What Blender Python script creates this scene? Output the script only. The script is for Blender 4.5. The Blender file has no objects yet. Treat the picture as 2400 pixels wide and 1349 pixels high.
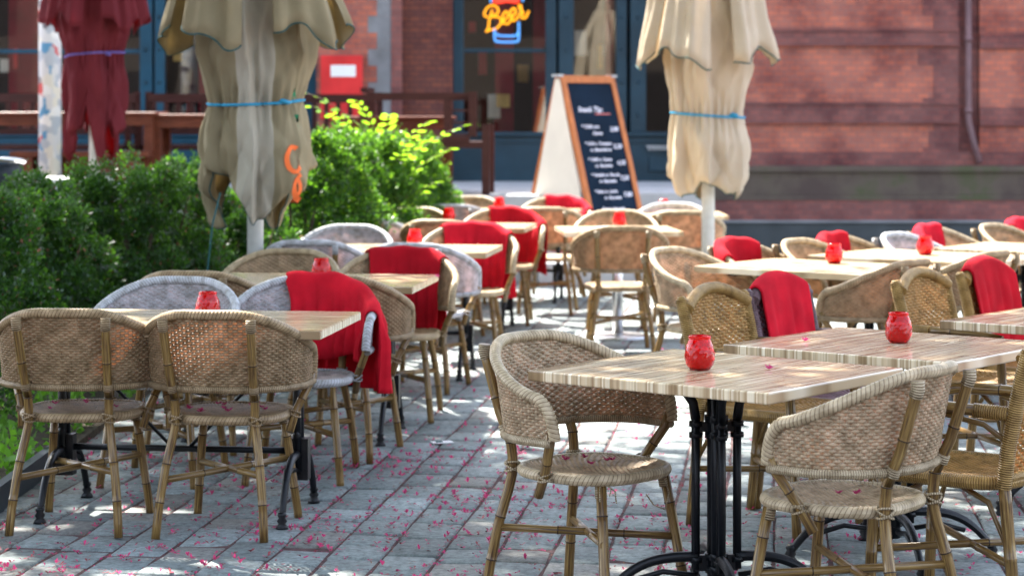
import bpy, bmesh, math, random
import numpy as np
from mathutils import Vector, Matrix, noise as mnoise
random.seed(7); rng = np.random.default_rng(7)
sc = bpy.context.scene; C = sc.collection
R = math.radians; PI = math.pi

# ------------------------------------------------------------ camera, light
cam_d = bpy.data.cameras.new("camera"); cam = bpy.data.objects.new("camera", cam_d); C.objects.link(cam)
cam.location = (0, 0, 1.55); cam.rotation_euler = (R(90), 0, 0)
cam_d.sensor_width = 36; cam_d.lens = 75; cam_d.shift_y = -404.5/2400
cam_d.clip_start = .1; cam_d.clip_end = 600
cam_d.dof.use_dof = True; cam_d.dof.focus_distance = 7.0; cam_d.dof.aperture_fstop = 3.8
sc.camera = cam
SUN_EL, SUN_AZ = 54, -32       # degrees; azimuth clockwise from +Y
w = bpy.data.worlds.new("World"); sc.world = w; w.use_nodes = True
nt = w.node_tree; bg = nt.nodes['Background']
sky = nt.nodes.new('ShaderNodeTexSky'); sky.sky_type = 'NISHITA'; sky.sun_disc = False
sky.sun_elevation = R(SUN_EL); sky.sun_rotation = R(SUN_AZ % 360); sky.dust_density = 1.5
hs = nt.nodes.new('ShaderNodeHueSaturation'); hs.inputs['Saturation'].default_value = .62; nt.links.new(sky.outputs[0], hs.inputs['Color']); nt.links.new(hs.outputs[0], bg.inputs[0]); bg.inputs[1].default_value = .15
sd = bpy.data.lights.new("sun", 'SUN'); sun = bpy.data.objects.new("sun", sd); C.objects.link(sun)
sd.energy = 5.0; sd.angle = R(.6); sd.color = (1, .95, .87)
sv = Vector((math.sin(R(SUN_AZ))*math.cos(R(SUN_EL)), math.cos(R(SUN_AZ))*math.cos(R(SUN_EL)), math.sin(R(SUN_EL))))
sun.rotation_euler = sv.to_track_quat('Z', 'Y').to_euler(); sun.location = sv*60
vs = sc.view_settings; vs.view_transform = 'Standard'; vs.look = 'None'; vs.gamma = 1; vs.exposure = 2.52
sc.cycles.max_bounces = 8; sc.cycles.transparent_max_bounces = 8
sc.cycles.sample_clamp_indirect = 6
try: sc.cycles.use_denoising = True
except Exception: pass

def P(px, py, d):      # pixel and distance -> point (measuring help)
    return ((px-1200)*d/5000, d, 1.55-(py-270)*d/5000)

# ------------------------------------------------------------ materials
def newmat(name):
    m = bpy.data.materials.new(name); m.use_nodes = True
    n = m.node_tree; b = n.nodes['Principled BSDF']; return m, n, b
def node(n, t, **k):
    x = n.nodes.new(t)
    for a, v in k.items():
        if a.startswith('i_'):
            x.inputs[a[2:].replace('_', ' ')].default_value = v
        else: setattr(x, a, v)
    return x
def ramp(n, stops):
    r = n.nodes.new('ShaderNodeValToRGB'); e = r.color_ramp.elements
    e[0].position, e[0].color = stops[0][0], (*stops[0][1], 1)
    e[1].position, e[1].color = stops[-1][0], (*stops[-1][1], 1)
    for p, c in stops[1:-1]:
        q = e.new(p); q.color = (*c, 1)
    return r
def mixc(n, a, b, fac, mode='MIX'):
    x = n.nodes.new('ShaderNodeMix'); x.data_type = 'RGBA'; x.blend_type = mode
    for s, v in ((x.inputs[0], fac), (x.inputs[6], a), (x.inputs[7], b)):
        if hasattr(v, 'is_output') or isinstance(v, bpy.types.NodeSocket): n.links.new(v, s)
        else: s.default_value = v if not isinstance(v, tuple) else (*v, 1)[:4]
    return x.outputs[2]
def simple(name, col, rough=.6, var=.15, scale=6, metal=0, bump=.0, bscale=60, trans=None, coat=0, spec=.25, stretch=None, dirt=None):
    """colour with noise variation; optional bump; optional translucency colour"""
    m, n, b = newmat(name)
    tc = node(n, 'ShaderNodeTexCoord'); co = tc.outputs['Object']
    if stretch:
        mp = node(n, 'ShaderNodeMapping'); mp.inputs['Scale'].default_value = stretch; n.links.new(co, mp.inputs[0]); co = mp.outputs[0]
    nz = node(n, 'ShaderNodeTexNoise', i_Scale=scale, i_Detail=5.0); n.links.new(co, nz.inputs['Vector'])
    lo = tuple(c*(1-var) for c in col); hi = tuple(min(1, c*(1+var)) for c in col)
    r = ramp(n, [(.3, lo), (.7, hi)]); n.links.new(nz.outputs[0], r.inputs[0]); c = r.outputs[0]
    if dirt:
        nz2 = node(n, 'ShaderNodeTexNoise', i_Scale=2.2, i_Detail=6.0); n.links.new(tc.outputs['Object'], nz2.inputs['Vector'])
        rr = ramp(n, [(.5, (0, 0, 0)), (.68, (1, 1, 1))]); n.links.new(nz2.outputs[0], rr.inputs[0])
        c = mixc(n, c, dirt, rr.outputs[0])
    n.links.new(c, b.inputs['Base Color'])
    b.inputs['Roughness'].default_value = rough; b.inputs['Metallic'].default_value = metal
    b.inputs['Coat Weight'].default_value = coat; b.inputs['Coat Roughness'].default_value = .08
    b.inputs['Specular IOR Level'].default_value = spec
    if bump:
        nb = node(n, 'ShaderNodeTexNoise', i_Scale=bscale, i_Detail=4.0); n.links.new(co, nb.inputs['Vector'])
        bp = node(n, 'ShaderNodeBump', i_Strength=bump, i_Distance=.01); n.links.new(nb.outputs[0], bp.inputs['Height']); n.links.new(bp.outputs[0], b.inputs['Normal'])
    if trans:
        t = node(n, 'ShaderNodeBsdfTranslucent'); t.inputs[0].default_value = (*trans[0], 1)
        mx = node(n, 'ShaderNodeMixShader'); mx.inputs[0].default_value = trans[1]
        out = n.nodes['Material Output']; n.links.new(b.outputs[0], mx.inputs[1]); n.links.new(t.outputs[0], mx.inputs[2]); n.links.new(mx.outputs[0], out.inputs[0])
    return m

def wicker_mat(name, wrapped=False, kind='braid'):
    m, n, b = newmat(name)
    oi = node(n, 'ShaderNodeObjectInfo'); tc = node(n, 'ShaderNodeTexCoord')
    nz = node(n, 'ShaderNodeTexNoise', i_Scale=26.0, i_Detail=3.0); n.links.new(tc.outputs['Object'], nz.inputs['Vector'])
    r = ramp(n, [(.3, (.62, .58, .52)), (.5, (.95, .93, .9)), (.72, (1.25, 1.25, 1.25))]); n.links.new(nz.outputs[0], r.inputs[0])
    c = mixc(n, oi.outputs['Color'], r.outputs[0], 1.0, 'MULTIPLY')
    n.links.new(c, b.inputs['Base Color']); b.inputs['Roughness'].default_value = .42; b.inputs['Specular IOR Level'].default_value = .22
    if wrapped:
        wv = node(n, 'ShaderNodeTexWave', wave_type='BANDS', bands_direction='Y', i_Scale=45.0, i_Distortion=.4)
        n.links.new(tc.outputs['UV'], wv.inputs['Vector'])
        bp = node(n, 'ShaderNodeBump', i_Strength=.9, i_Distance=.004); n.links.new(wv.outputs[0], bp.inputs['Height']); n.links.new(bp.outputs[0], b.inputs['Normal'])
        r2 = ramp(n, [(.05, (.45, .4, .34)), (.3, (1, 1, 1))]); n.links.new(wv.outputs[0], r2.inputs[0])
        n.links.new(mixc(n, c, r2.outputs[0], 1.0, 'MULTIPLY'), b.inputs['Base Color'])
    else:
        if kind == 'braid':         # groove shade painted into the colour between the plaited strands
            su = node(n, 'ShaderNodeSeparateXYZ'); n.links.new(tc.outputs['UV'], su.inputs[0])
            def mt(op, a, b_=None):
                x = n.nodes.new('ShaderNodeMath'); x.operation = op
                for i, v in enumerate((a, b_)):
                    if v is None: continue
                    if isinstance(v, (int, float)): x.inputs[i].default_value = v
                    else: n.links.new(v, x.inputs[i])
                return x.outputs[0]
            h = mt('ABSOLUTE', mt('SUBTRACT', mt('MULTIPLY', mt('FRACT', mt('ADD', su.outputs[0], .25)), 2), 1))
            vv = mt('FRACT', mt('ADD', mt('DIVIDE', su.outputs[1], .0135), mt('MULTIPLY', h, 1.6*PI/PI)))
            e = mt('MINIMUM', vv, mt('SUBTRACT', 1, vv)); cr = ramp(n, [(.03, (.34, .28, .22)), (.12, (1, 1, 1))]); n.links.new(e, cr.inputs[0])
            c = mixc(n, c, cr.outputs[0], 1.0, 'MULTIPLY'); n.links.new(c, b.inputs['Base Color'])
        t = node(n, 'ShaderNodeBsdfTranslucent')
        n.links.new(mixc(n, c, (2.0, .90, .40), 1.0, 'MULTIPLY'), t.inputs[0])
        mx = node(n, 'ShaderNodeMixShader'); mx.inputs[0].default_value = .24 if kind == 'weave' else .05
        out = n.nodes['Material Output']; n.links.new(b.outputs[0], mx.inputs[1]); n.links.new(t.outputs[0], mx.inputs[2]); n.links.new(mx.outputs[0], out.inputs[0])
    return m
M = {}
M['weave'] = wicker_mat('woven_strand', kind='weave'); M['braid'] = wicker_mat('braided_strand'); M['wrap'] = wicker_mat('wrapped_strand', wrapped=True)

def bamboo_mat():
    m, n, b = newmat('bamboo_pole')
    tc = node(n, 'ShaderNodeTexCoord')
    mp = node(n, 'ShaderNodeMapping'); mp.inputs['Scale'].default_value = (9, 3.5, 1); n.links.new(tc.outputs['UV'], mp.inputs[0])
    oi = node(n, 'ShaderNodeObjectInfo')
    nz = node(n, 'ShaderNodeTexNoise', i_Scale=2.6, i_Detail=5.0, noise_dimensions='4D'); n.links.new(mp.outputs[0], nz.inputs['Vector'])
    ml = node(n, 'ShaderNodeMath', operation='MULTIPLY'); ml.inputs[1].default_value = 9; n.links.new(oi.outputs['Random'], ml.inputs[0]); n.links.new(ml.outputs[0], nz.inputs['W'])
    r = ramp(n, [(.34, (.045, .022, .01)), (.45, (.13, .072, .022)), (.58, (.22, .135, .042)), (.75, (.34, .235, .085))]); n.links.new(nz.outputs[0], r.inputs[0])
    n.links.new(r.outputs[0], b.inputs['Base Color']); b.inputs['Roughness'].default_value = .3; b.inputs['Specular IOR Level'].default_value = .35; b.inputs['Coat Weight'].default_value = .1
    return m
M['bamboo'] = bamboo_mat()
M['node_ring'] = simple('bamboo_ring', (.03, .018, .012), .5)

def laminate():
    m, n, b = newmat('striped_laminate')
    tc = node(n, 'ShaderNodeTexCoord'); co = tc.outputs['Object']
    mp = node(n, 'ShaderNodeMapping'); mp.inputs['Scale'].default_value = (.55, 13, .02); n.links.new(co, mp.inputs[0])
    nz = node(n, 'ShaderNodeTexNoise', i_Scale=1.0, i_Detail=3.0, i_Roughness=.6, i_Distortion=.25); n.links.new(mp.outputs[0], nz.inputs['Vector'])
    r = ramp(n, [(.34, (.25, .18, .11)), (.42, (.40, .31, .205)), (.435, (.68, .62, .50)), (.47, (.54, .45, .33)), (.50, (.47, .38, .265)), (.512, (.30, .22, .14)), (.53, (.46, .37, .255)), (.545, (.76, .71, .61)), (.57, (.62, .55, .43)), (.585, (.36, .27, .18)), (.64, (.58, .50, .38)), (.68, (.74, .69, .59))]); n.links.new(nz.outputs[0], r.inputs[0])
    mp2 = node(n, 'ShaderNodeMapping'); mp2.inputs['Scale'].default_value = (2, 60, .02); n.links.new(co, mp2.inputs[0])
    n2 = node(n, 'ShaderNodeTexNoise', i_Scale=1.0, i_Detail=2.0); n.links.new(mp2.outputs[0], n2.inputs['Vector'])
    r2 = ramp(n, [(.3, (.78, .76, .74)), (.6, (1.05, 1.05, 1.05))]); n.links.new(n2.outputs[0], r2.inputs[0])
    n.links.new(mixc(n, mixc(n, r.outputs[0], r2.outputs[0], 1.0, 'MULTIPLY'), (1.12, 1.04, .90), 1.0, 'MULTIPLY'), b.inputs['Base Color'])
    b.inputs['Roughness'].default_value = .17; b.inputs['Specular IOR Level'].default_value = .4
    b.inputs['Coat Weight'].default_value = .15; b.inputs['Coat Roughness'].default_value = .12
    return m
M['laminate'] = laminate()
M['iron'] = simple('black_cast_iron', (.003, .004, .006), .42, .3, 30, bump=.15, bscale=90, spec=.35)
M['steel'] = simple('brushed_steel', (.55, .55, .56), .3, .1, 20, metal=1)
M['rubber'] = simple('rubber', (.02, .02, .02), .7)

def glassred():
    m, n, b = newmat('red_glass')
    b.inputs['Base Color'].default_value = (.88, .0, .004, 1); b.inputs['Roughness'].default_value = .06
    b.inputs['IOR'].default_value = 1.42; b.inputs['Specular IOR Level'].default_value = .35; b.inputs['Coat Weight'].default_value = 0; b.inputs['Coat Roughness'].default_value = .03
    b.inputs['Transmission Weight'].default_value = .9
    t = node(n, 'ShaderNodeBsdfTranslucent'); t.inputs[0].default_value = (1, .02, .02, 1)
    mx = node(n, 'ShaderNodeMixShader'); mx.inputs[0].default_value = .04
    out = n.nodes['Material Output']; n.links.new(b.outputs[0], mx.inputs[1]); n.links.new(t.outputs[0], mx.inputs[2]); n.links.new(mx.outputs[0], out.inputs[0])
    return m
M['redglass'] = glassred()
M['wax'] = simple('candle_wax', (.80, .015, .010), .5, .05, trans=((1, .03, .02), .3))
M['blanket'] = simple('red_fleece', (.54, .008, .020), .95, .22, 9, bump=.25, bscale=400, trans=((.8, .01, .03), .16), spec=.15)
_n = M['blanket'].node_tree; _b = _n.nodes['Principled BSDF']; _l = _b.inputs['Base Color'].links[0].from_socket; _o = node(_n, 'ShaderNodeObjectInfo'); _r = ramp(_n, [(0, (.72, .7, .7)), (.5, (1, 1, 1)), (1, (1.15, 1.7, 1.6))]); _n.links.new(_o.outputs['Random'], _r.inputs[0]); _n.links.new(mixc(_n, _l, _r.outputs[0], 1.0, 'MULTIPLY'), _b.inputs['Base Color'])
M['blossom'] = simple('magenta_petal', (.46, .045, .13), .7, .6, 7, trans=((.8, .1, .3), .3))
M['debris'] = simple('dry_petal', (.24, .05, .06), .8, .4, 14)
M['brownbit'] = simple('brown_bits', (.20, .09, .05), .8, .4, 9)

def fabric(name, col, dirt, trc, fac=.3):
    m, n, b = newmat(name)
    tc = node(n, 'ShaderNodeTexCoord')
    nz = node(n, 'ShaderNodeTexNoise', i_Scale=3.0, i_Detail=6.0); n.links.new(tc.outputs['Object'], nz.inputs['Vector'])
    r = ramp(n, [(.35, col), (.75, dirt)]); n.links.new(nz.outputs[0], r.inputs[0])
    n.links.new(r.outputs[0], b.inputs['Base Color']); b.inputs['Roughness'].default_value = .85; b.inputs['Specular IOR Level'].default_value = .2
    t = node(n, 'ShaderNodeBsdfTranslucent'); t.inputs[0].default_value = (*trc, 1)
    mx = node(n, 'ShaderNodeMixShader'); mx.inputs[0].default_value = fac
    out = n.nodes['Material Output']; n.links.new(b.outputs[0], mx.inputs[1]); n.links.new(t.outputs[0], mx.inputs[2]); n.links.new(mx.outputs[0], out.inputs[0])
    nb = node(n, 'ShaderNodeTexNoise', i_Scale=14.0, i_Detail=5.0); n.links.new(tc.outputs['Object'], nb.inputs['Vector'])
    bp = node(n, 'ShaderNodeBump', i_Strength=.35, i_Distance=.02); n.links.new(nb.outputs[0], bp.inputs['Height']); n.links.new(bp.outputs[0], b.inputs['Normal'])
    return m
M['canvas'] = fabric('beige_canvas', (.37, .315, .20), (.21, .175, .105), (.5, .4, .22))
M['canvas_pale'] = fabric('pale_canvas', (.66, .57, .44), (.54, .44, .31), (.6, .5, .36))
M['canvas_grey'] = fabric('grey_canvas', (.52, .485, .40), (.40, .365, .285), (.5, .45, .36))
M['canvas_red'] = fabric('red_canvas', (.16, .020, .028), (.11, .014, .020), (.6, .02, .02), .2)
M['trim'] = simple('teal_trim', (.012, .075, .08), .7)
M['rope'] = simple('blue_rope', (.03, .25, .42), .7)
M['rope_purple'] = simple('purple_strap', (.13, .09, .30), .7)
M['polewhite'] = simple('white_painted_pole', (.62, .62, .58), .45, .12, 9, dirt=(.4, .38, .32))
M['orange_print'] = simple('orange_print', (.80, .16, .04), .8)
M['green_print'] = simple('green_print', (.01, .22, .10), .8)
M['leaf_yew'] = simple('yew_needles', (.012, .043, .009), .45, .6, 5, spec=.5, trans=((.13, .34, .02), .24))
M['leaf_yew_bright'] = simple('fresh_yew_needles', (.035, .10, .018), .5, .5, 5, trans=((.17, .42, .02), .32))
M['leaf_bright'] = simple('bright_leaf', (.14, .30, .02), .5, .3, 8, trans=((.34, .62, .03), .4))
M['leaf_low'] = simple('low_leaf', (.09, .20, .03), .5, .4, 8, trans=((.2, .5, .03), .35))
M['leaf_tree'] = simple('chestnut_leaf', (.05, .12, .025), .5, .3, 3, trans=((.15, .35, .03), .3))
M['bark'] = simple('bark', (.10, .075, .055), .9, .3, 8, bump=.5, bscale=20)
M['soil'] = simple('soil', (.06, .045, .03), .95, .5, 30, bump=.5)
M['teal'] = simple('teal_paint', (.012, .036, .055), .42, .18, 4)
M['teal2'] = simple('bright_teal_paint', (.010, .055, .092), .42, .18, 4)
M['darkwood'] = simple('dark_red_wood', (.045, .014, .012), .4, .25, 6, stretch=(1, 1, 8))
M['redwood'] = simple('red_brown_wood', (.125, .034, .017), .4, .3, 5, stretch=(2, 8, 8))
M['orangewood'] = simple('orange_wood', (.42, .13, .035), .4, .2, 4, stretch=(8, 8, 1))
M['whiteboard'] = simple('cream_board', (.72, .65, .55), .5, .04)
M['chalkboard'] = simple('chalkboard', (.004, .012, .026), .6, .35, 3, spec=.08)
M['chalk'] = simple('chalk', (.72, .70, .78), .9, .1)
M['chalkred'] = simple('red_chalk', (.75, .22, .20), .9, .1)
M['redbox'] = simple('red_enamel', (.62, .035, .035), .4, .15, 4)
M['whitepaint'] = simple('white_paint', (.8, .8, .8), .4, .05)
M['blackplastic'] = simple('black_plastic', (.02, .025, .035), .4)
M['pipe'] = simple('lead_grey_pipe', (.16, .09, .095), .45, .25, 4)
M['curb'] = simple('dark_steel_edge', (.02, .03, .04), .4)
M['stone'] = simple('grey_stone', (.20, .205, .215), .8, .2, 3, bump=.3, bscale=25, dirt=(.12, .12, .12))
M['plinth'] = simple('dark_plinth_stone', (.06, .068, .072), .8, .25, 3)
M['step'] = simple('pale_step_stone', (.36, .37, .38), .8, .15, 3, bump=.3, bscale=25)
M['plaster'] = simple('dark_plaster', (.07, .055, .045), .8, .08, 2)
M['ochre_box'] = simple('plain_ochre', (.6, .35, .1), .6)
M['dark'] = simple('dark_interior', (.02, .016, .016), .8)
M['curtain'] = simple('dark_red_curtain', (.22, .012, .02), .8, .3, 3)

def moss():
    m, n, b = newmat('mossy_ledge_stone')
    tc = node(n, 'ShaderNodeTexCoord'); nz = node(n, 'ShaderNodeTexNoise', i_Scale=1.6, i_Detail=8.0, i_Roughness=.7); n.links.new(tc.outputs['Object'], nz.inputs['Vector'])
    r = ramp(n, [(.40, (.075, .05, .042)), (.55, (.105, .08, .06)), (.66, (.07, .075, .032)), (.74, (.12, .095, .075))]); n.links.new(nz.outputs[0], r.inputs[0])
    n.links.new(r.outputs[0], b.inputs['Base Color']); b.inputs['Roughness'].default_value = .9
    return m
M['moss'] = moss()
def brick(name, c1, c2, mort, bw=.125, rh=.062):
    m, n, b = newmat(name)
    tc = node(n, 'ShaderNodeTexCoord'); sp = node(n, 'ShaderNodeSeparateXYZ'); n.links.new(tc.outputs['Object'], sp.inputs[0])
    ad = node(n, 'ShaderNodeMath', operation='ADD'); n.links.new(sp.outputs[0], ad.inputs[0]); n.links.new(sp.outputs[1], ad.inputs[1])
    cb = node(n, 'ShaderNodeCombineXYZ'); n.links.new(ad.outputs[0], cb.inputs[0]); n.links.new(sp.outputs[2], cb.inputs[1])
    br = node(n, 'ShaderNodeTexBrick', i_Scale=1.0, i_Mortar_Size=.005, i_Brick_Width=bw, i_Row_Height=rh, i_Bias=-.1)
    br.inputs['Color1'].default_value = (*c1, 1); br.inputs['Color2'].default_value = (*c2, 1); br.inputs['Mortar'].default_value = (*mort, 1)
    n.links.new(cb.outputs[0], br.inputs['Vector'])
    nz = node(n, 'ShaderNodeTexNoise', i_Scale=1.3, i_Detail=7.0, i_Roughness=.65); n.links.new(cb.outputs[0], nz.inputs['Vector'])
    r = ramp(n, [(.32, (.5, .42, .48)), (.55, (1, 1, 1)), (.75, (1.2, 1.12, 1.05))]); n.links.new(nz.outputs[0], r.inputs[0])
    n.links.new(mixc(n, br.outputs[0], r.outputs[0], 1.0, 'MULTIPLY'), b.inputs['Base Color']); b.inputs['Roughness'].default_value = .85; b.inputs['Specular IOR Level'].default_value = .1
    bp = node(n, 'ShaderNodeBump', i_Strength=.5, i_Distance=.008, invert=True); n.links.new(br.outputs['Fac'], bp.inputs['Height']); n.links.new(bp.outputs[0], b.inputs['Normal'])
    return m
M['brick'] = brick('red_brick', (.48, .155, .10), (.31, .12, .095), (.23, .135, .12))
M['brickdark'] = brick('dark_glazed_brick', (.26, .10, .085), (.17, .075, .07), (.15, .09, .085))
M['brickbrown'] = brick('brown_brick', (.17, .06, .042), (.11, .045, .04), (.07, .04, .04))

def paver_mat():
    m, n, b = newmat('granite_paver')
    at = node(n, 'ShaderNodeAttribute', attribute_name='tone'); tc = node(n, 'ShaderNodeTexCoord')
    nz = node(n, 'ShaderNodeTexNoise', i_Scale=34.0, i_Detail=9.0, i_Roughness=.75); n.links.new(tc.outputs['Object'], nz.inputs['Vector'])
    r = ramp(n, [(.34, (.45, .45, .45)), (.5, (.95, .95, .95)), (.66, (1.35, 1.35, 1.35))]); n.links.new(nz.outputs[0], r.inputs[0])
    n3 = node(n, 'ShaderNodeTexNoise', i_Scale=1.1, i_Detail=4.0); n.links.new(tc.outputs['Object'], n3.inputs['Vector'])
    r3 = ramp(n, [(.35, (.8, .78, .76)), (.65, (1.08, 1.08, 1.1))]); n.links.new(n3.outputs[0], r3.inputs[0])
    c = mixc(n, at.outputs['Color'], r.outputs[0], 1.0, 'MULTIPLY'); c = mixc(n, c, r3.outputs[0], 1.0, 'MULTIPLY')
    n.links.new(c, b.inputs['Base Color']); b.inputs['Roughness'].default_value = .7; b.inputs['Specular IOR Level'].default_value = .25
    nb = node(n, 'ShaderNodeTexNoise', i_Scale=45.0, i_Detail=6.0, i_Roughness=.7); n.links.new(tc.outputs['Object'], nb.inputs['Vector'])
    bp = node(n, 'ShaderNodeBump', i_Strength=.6, i_Distance=.006); n.links.new(nb.outputs[0], bp.inputs['Height']); n.links.new(bp.outputs[0], b.inputs['Normal'])
    return m
M['paver'] = paver_mat()
M['joint'] = simple('joint_sand', (.085, .045, .045), .95, .5, 40, bump=.5)
def pane():
    m, n, b = newmat('window_glass')
    b.inputs['Base Color'].default_value = (.9, .95, .95, 1); b.inputs['Roughness'].default_value = .02
    b.inputs['Transmission Weight'].default_value = 1; b.inputs['IOR'].default_value = 1.5; b.inputs['Specular IOR Level'].default_value = .9
    return m
M['pane'] = pane()
def emit(name, col, s):
    m, n, b = newmat(name); b.inputs['Base Color'].default_value = (*col, 1)
    b.inputs['Emission Color'].default_value = (*col, 1); b.inputs['Emission Strength'].default_value = s; return m
M['neon_y'] = emit('yellow_neon', (1, .36, .0), .20); M['neon_b'] = emit('blue_neon', (.10, .36, .85), .11); M['neon_r'] = emit('red_neon', (1, .05, .02), .2)

# ------------------------------------------------------------ mesh helpers
class MB:
    def __init__(s): s.v = []; s.f = []; s.m = []; s.uv = []; s.smooth = []
    def add(s, v, f, mi=0, uv=None, sm=True):
        o = len(s.v); s.v += [tuple(p) for p in v]; s.uv += list(uv) if uv is not None else [(0, 0)]*len(v)
        for q in f: s.f.append(tuple(i+o for i in q)); s.m.append(mi); s.smooth.append(sm)
    def box(s, a, b, mi=0, mtx=None):
        (x0, y0, z0), (x1, y1, z1) = a, b
        v = [(x0, y0, z0), (x1, y0, z0), (x1, y1, z0), (x0, y1, z0), (x0, y0, z1), (x1, y0, z1), (x1, y1, z1), (x0, y1, z1)]
        if mtx: v = [tuple(mtx @ Vector(p)) for p in v]
        s.add(v, [(0, 3, 2, 1), (4, 5, 6, 7), (0, 1, 5, 4), (1, 2, 6, 5), (2, 3, 7, 6), (3, 0, 4, 7)], mi, sm=False)
    def bar(s, p, q, wx, wy, mi=0):       # rectangular bar between two points
        p = Vector(p); q = Vector(q); d = (q-p); L = d.length; d.normalize()
        up = Vector((0, 0, 1)) if abs(d.z) < .9 else Vector((1, 0, 0)); x = d.cross(up).normalized(); y = x.cross(d)
        mt = Matrix((x, y, d)).transposed().to_4x4(); mt.translation = p
        s.box((-wx/2, -wy/2, 0), (wx/2, wy/2, L), mi, mt)
    def tube(s, path, r, n=10, mi=0, cap=True, rfun=None, flat=1, rings=None, ringmi=1, closed=False):
        pts = [Vector(p) for p in path]; N = len(pts); rad = r if hasattr(r, '__len__') else [r]*N
        if rings:           # insert node rings at given length fractions
            L = [0]
            for i in range(1, N): L.append(L[-1]+(pts[i]-pts[i-1]).length)
            extra = []
            for fr in rings: extra += [(fr*L[-1]-.0045, 0), (fr*L[-1]-.002, 1), (fr*L[-1]+.002, 1), (fr*L[-1]+.0045, 0)]
            al = sorted([(l, -1) for l in L]+extra); np_, nr, fl = [], [], []
            for l, k in al:
                l2 = min(max(l, 0), L[-1]); j = 0
                while j < N-2 and L[j+1] < l2: j += 1
                t = (l2-L[j])/max(1e-9, L[j+1]-L[j]); np_.append(pts[j].lerp(pts[j+1], t)); nr.append((rad[j]*(1-t)+rad[j+1]*t)*(1.09 if k == 1 else 1.0)); fl.append(k)
            pts, rad, N = np_, nr, len(np_)
        else: fl = [-1]*N
        up = Vector((0, 0, 1)); prev = None; vs_, uvs = [], []; Lc = 0
        for i in range(N):
            if i: Lc += (pts[i]-pts[i-1]).length
            if closed: t = pts[(i+1) % (N-1)]-pts[i-1 if i else N-2]
            else: t = pts[min(i+1, N-1)]-pts[max(i-1, 0)]
            t = t.normalized() if t.length > 1e-9 else Vector((0, 0, 1))
            if prev is None:
                ref = up if abs(t.z) < .85 else Vector((0, 1, 0)); x = t.cross(ref).normalized()
            else: x = (prev-t*prev.dot(t)).normalized()
            prev = x; y = x.cross(t)
            for j in range(n+1):
                a = 2*PI*j/n; rr = rad[i]*(rfun(Lc, a) if rfun else 1)
                vs_.append(pts[i]+x*math.cos(a)*rr+y*math.sin(a)*rr*flat); uvs.append((j/n, Lc))
        fs = []; W = n+1
        for i in range(N-1):
            rr = ringmi if (fl[i] == 1 and fl[i+1] == 1) else mi
            o = len(s.v)
            for j in range(n):
                a = i*W+j; s.f.append((o+a, o+a+1, o+a+W+1, o+a+W)); s.m.append(rr); s.smooth.append(True)
        o = len(s.v); s.v += [tuple(p) for p in vs_]; s.uv += uvs
        if cap and not closed:
            s.f.append(tuple(o+j for j in range(n-1, -1, -1))); s.m.append(mi); s.smooth.append(False)
            s.f.append(tuple(o+(N-1)*W+j for j in range(n))); s.m.append(mi); s.smooth.append(False)
    def lathe(s, prof, n=24, mi=0, c=(0, 0, 0), rf=None):
        v = []; N = len(prof)
        for i, (r, z) in enumerate(prof):
            for j in range(n):
                a = 2*PI*j/n; k = rf(a, z) if rf else 1; v.append((c[0]+r*k*math.cos(a), c[1]+r*k*math.sin(a), c[2]+z))
        f = [(i*n+j, i*n+(j+1) % n, (i+1)*n+(j+1) % n, (i+1)*n+j) for i in range(N-1) for j in range(n)]
        s.add(v, f, mi)
    def grid(s, P2, mi=0, wrap=False):     # P2[i][j] points
        n, m = len(P2), len(P2[0]); v = [p for row in P2 for p in row]
        f = [(i*m+j, i*m+(j+1) % m, (i+1)*m+(j+1) % m, (i+1)*m+j) for i in range(n-1) for j in range(m if wrap else m-1)]
        s.add(v, f, mi)
    def mesh(s, name, mats):
        me = bpy.data.meshes.new(name); me.from_pydata(s.v, [], s.f)
        for m in mats: me.materials.append(M[m] if isinstance(m, str) else m)
        me.polygons.foreach_set('material_index', s.m); me.polygons.foreach_set('use_smooth', s.smooth)
        uvl = me.uv_layers.new(name='UVMap'); idx = np.empty(len(me.loops), dtype=np.int32); me.loops.foreach_get('vertex_index', idx)
        uvl.data.foreach_set('uv', np.array(s.uv, dtype=np.float32)[idx].ravel()); me.update(); return me
    def build(s, name, mats, parent=None, bevel=0):
        if not isinstance(mats, (list, tuple)): mats = [mats]
        o = bpy.data.objects.new(name, s.mesh(name, mats)); C.objects.link(o)
        if parent: o.parent = parent
        if bevel:
            b = o.modifiers.new('bevel', 'BEVEL'); b.width = bevel; b.segments = 2; b.limit_method = 'ANGLE'
        return o
def npmesh(name, verts, faces, mats, parent=None, smooth=False, mi=None):
    me = bpy.data.meshes.new(name); k = faces.shape[1]
    me.vertices.add(len(verts)); me.vertices.foreach_set('co', verts.astype(np.float32).ravel())
    me.loops.add(faces.size); me.loops.foreach_set('vertex_index', faces.astype(np.int32).ravel())
    me.polygons.add(len(faces)); me.polygons.foreach_set('loop_start', np.arange(0, faces.size, k, dtype=np.int32))
    for m in mats: me.materials.append(M[m])
    if mi is not None: me.polygons.foreach_set('material_index', mi.astype(np.int32))
    me.update(calc_edges=True); me.validate()
    if smooth: me.polygons.foreach_set('use_smooth', [True]*len(me.polygons))
    o = bpy.data.objects.new(name, me); C.objects.link(o)
    if parent: o.parent = parent
    return o
def tag(o, label=None, cat=None, group=None, kind=None):
    if label: o['label'] = label
    if cat: o['category'] = cat
    if group: o['group'] = group
    if kind: o['kind'] = kind
    return o
def empty(name, loc=(0, 0, 0), rz=0):
    o = bpy.data.objects.new(name, None); C.objects.link(o); o.location = loc; o.rotation_euler = (0, 0, rz); o.empty_display_size = .1; return o
def kids(o): return [c for c in bpy.data.objects if c.parent == o]
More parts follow.
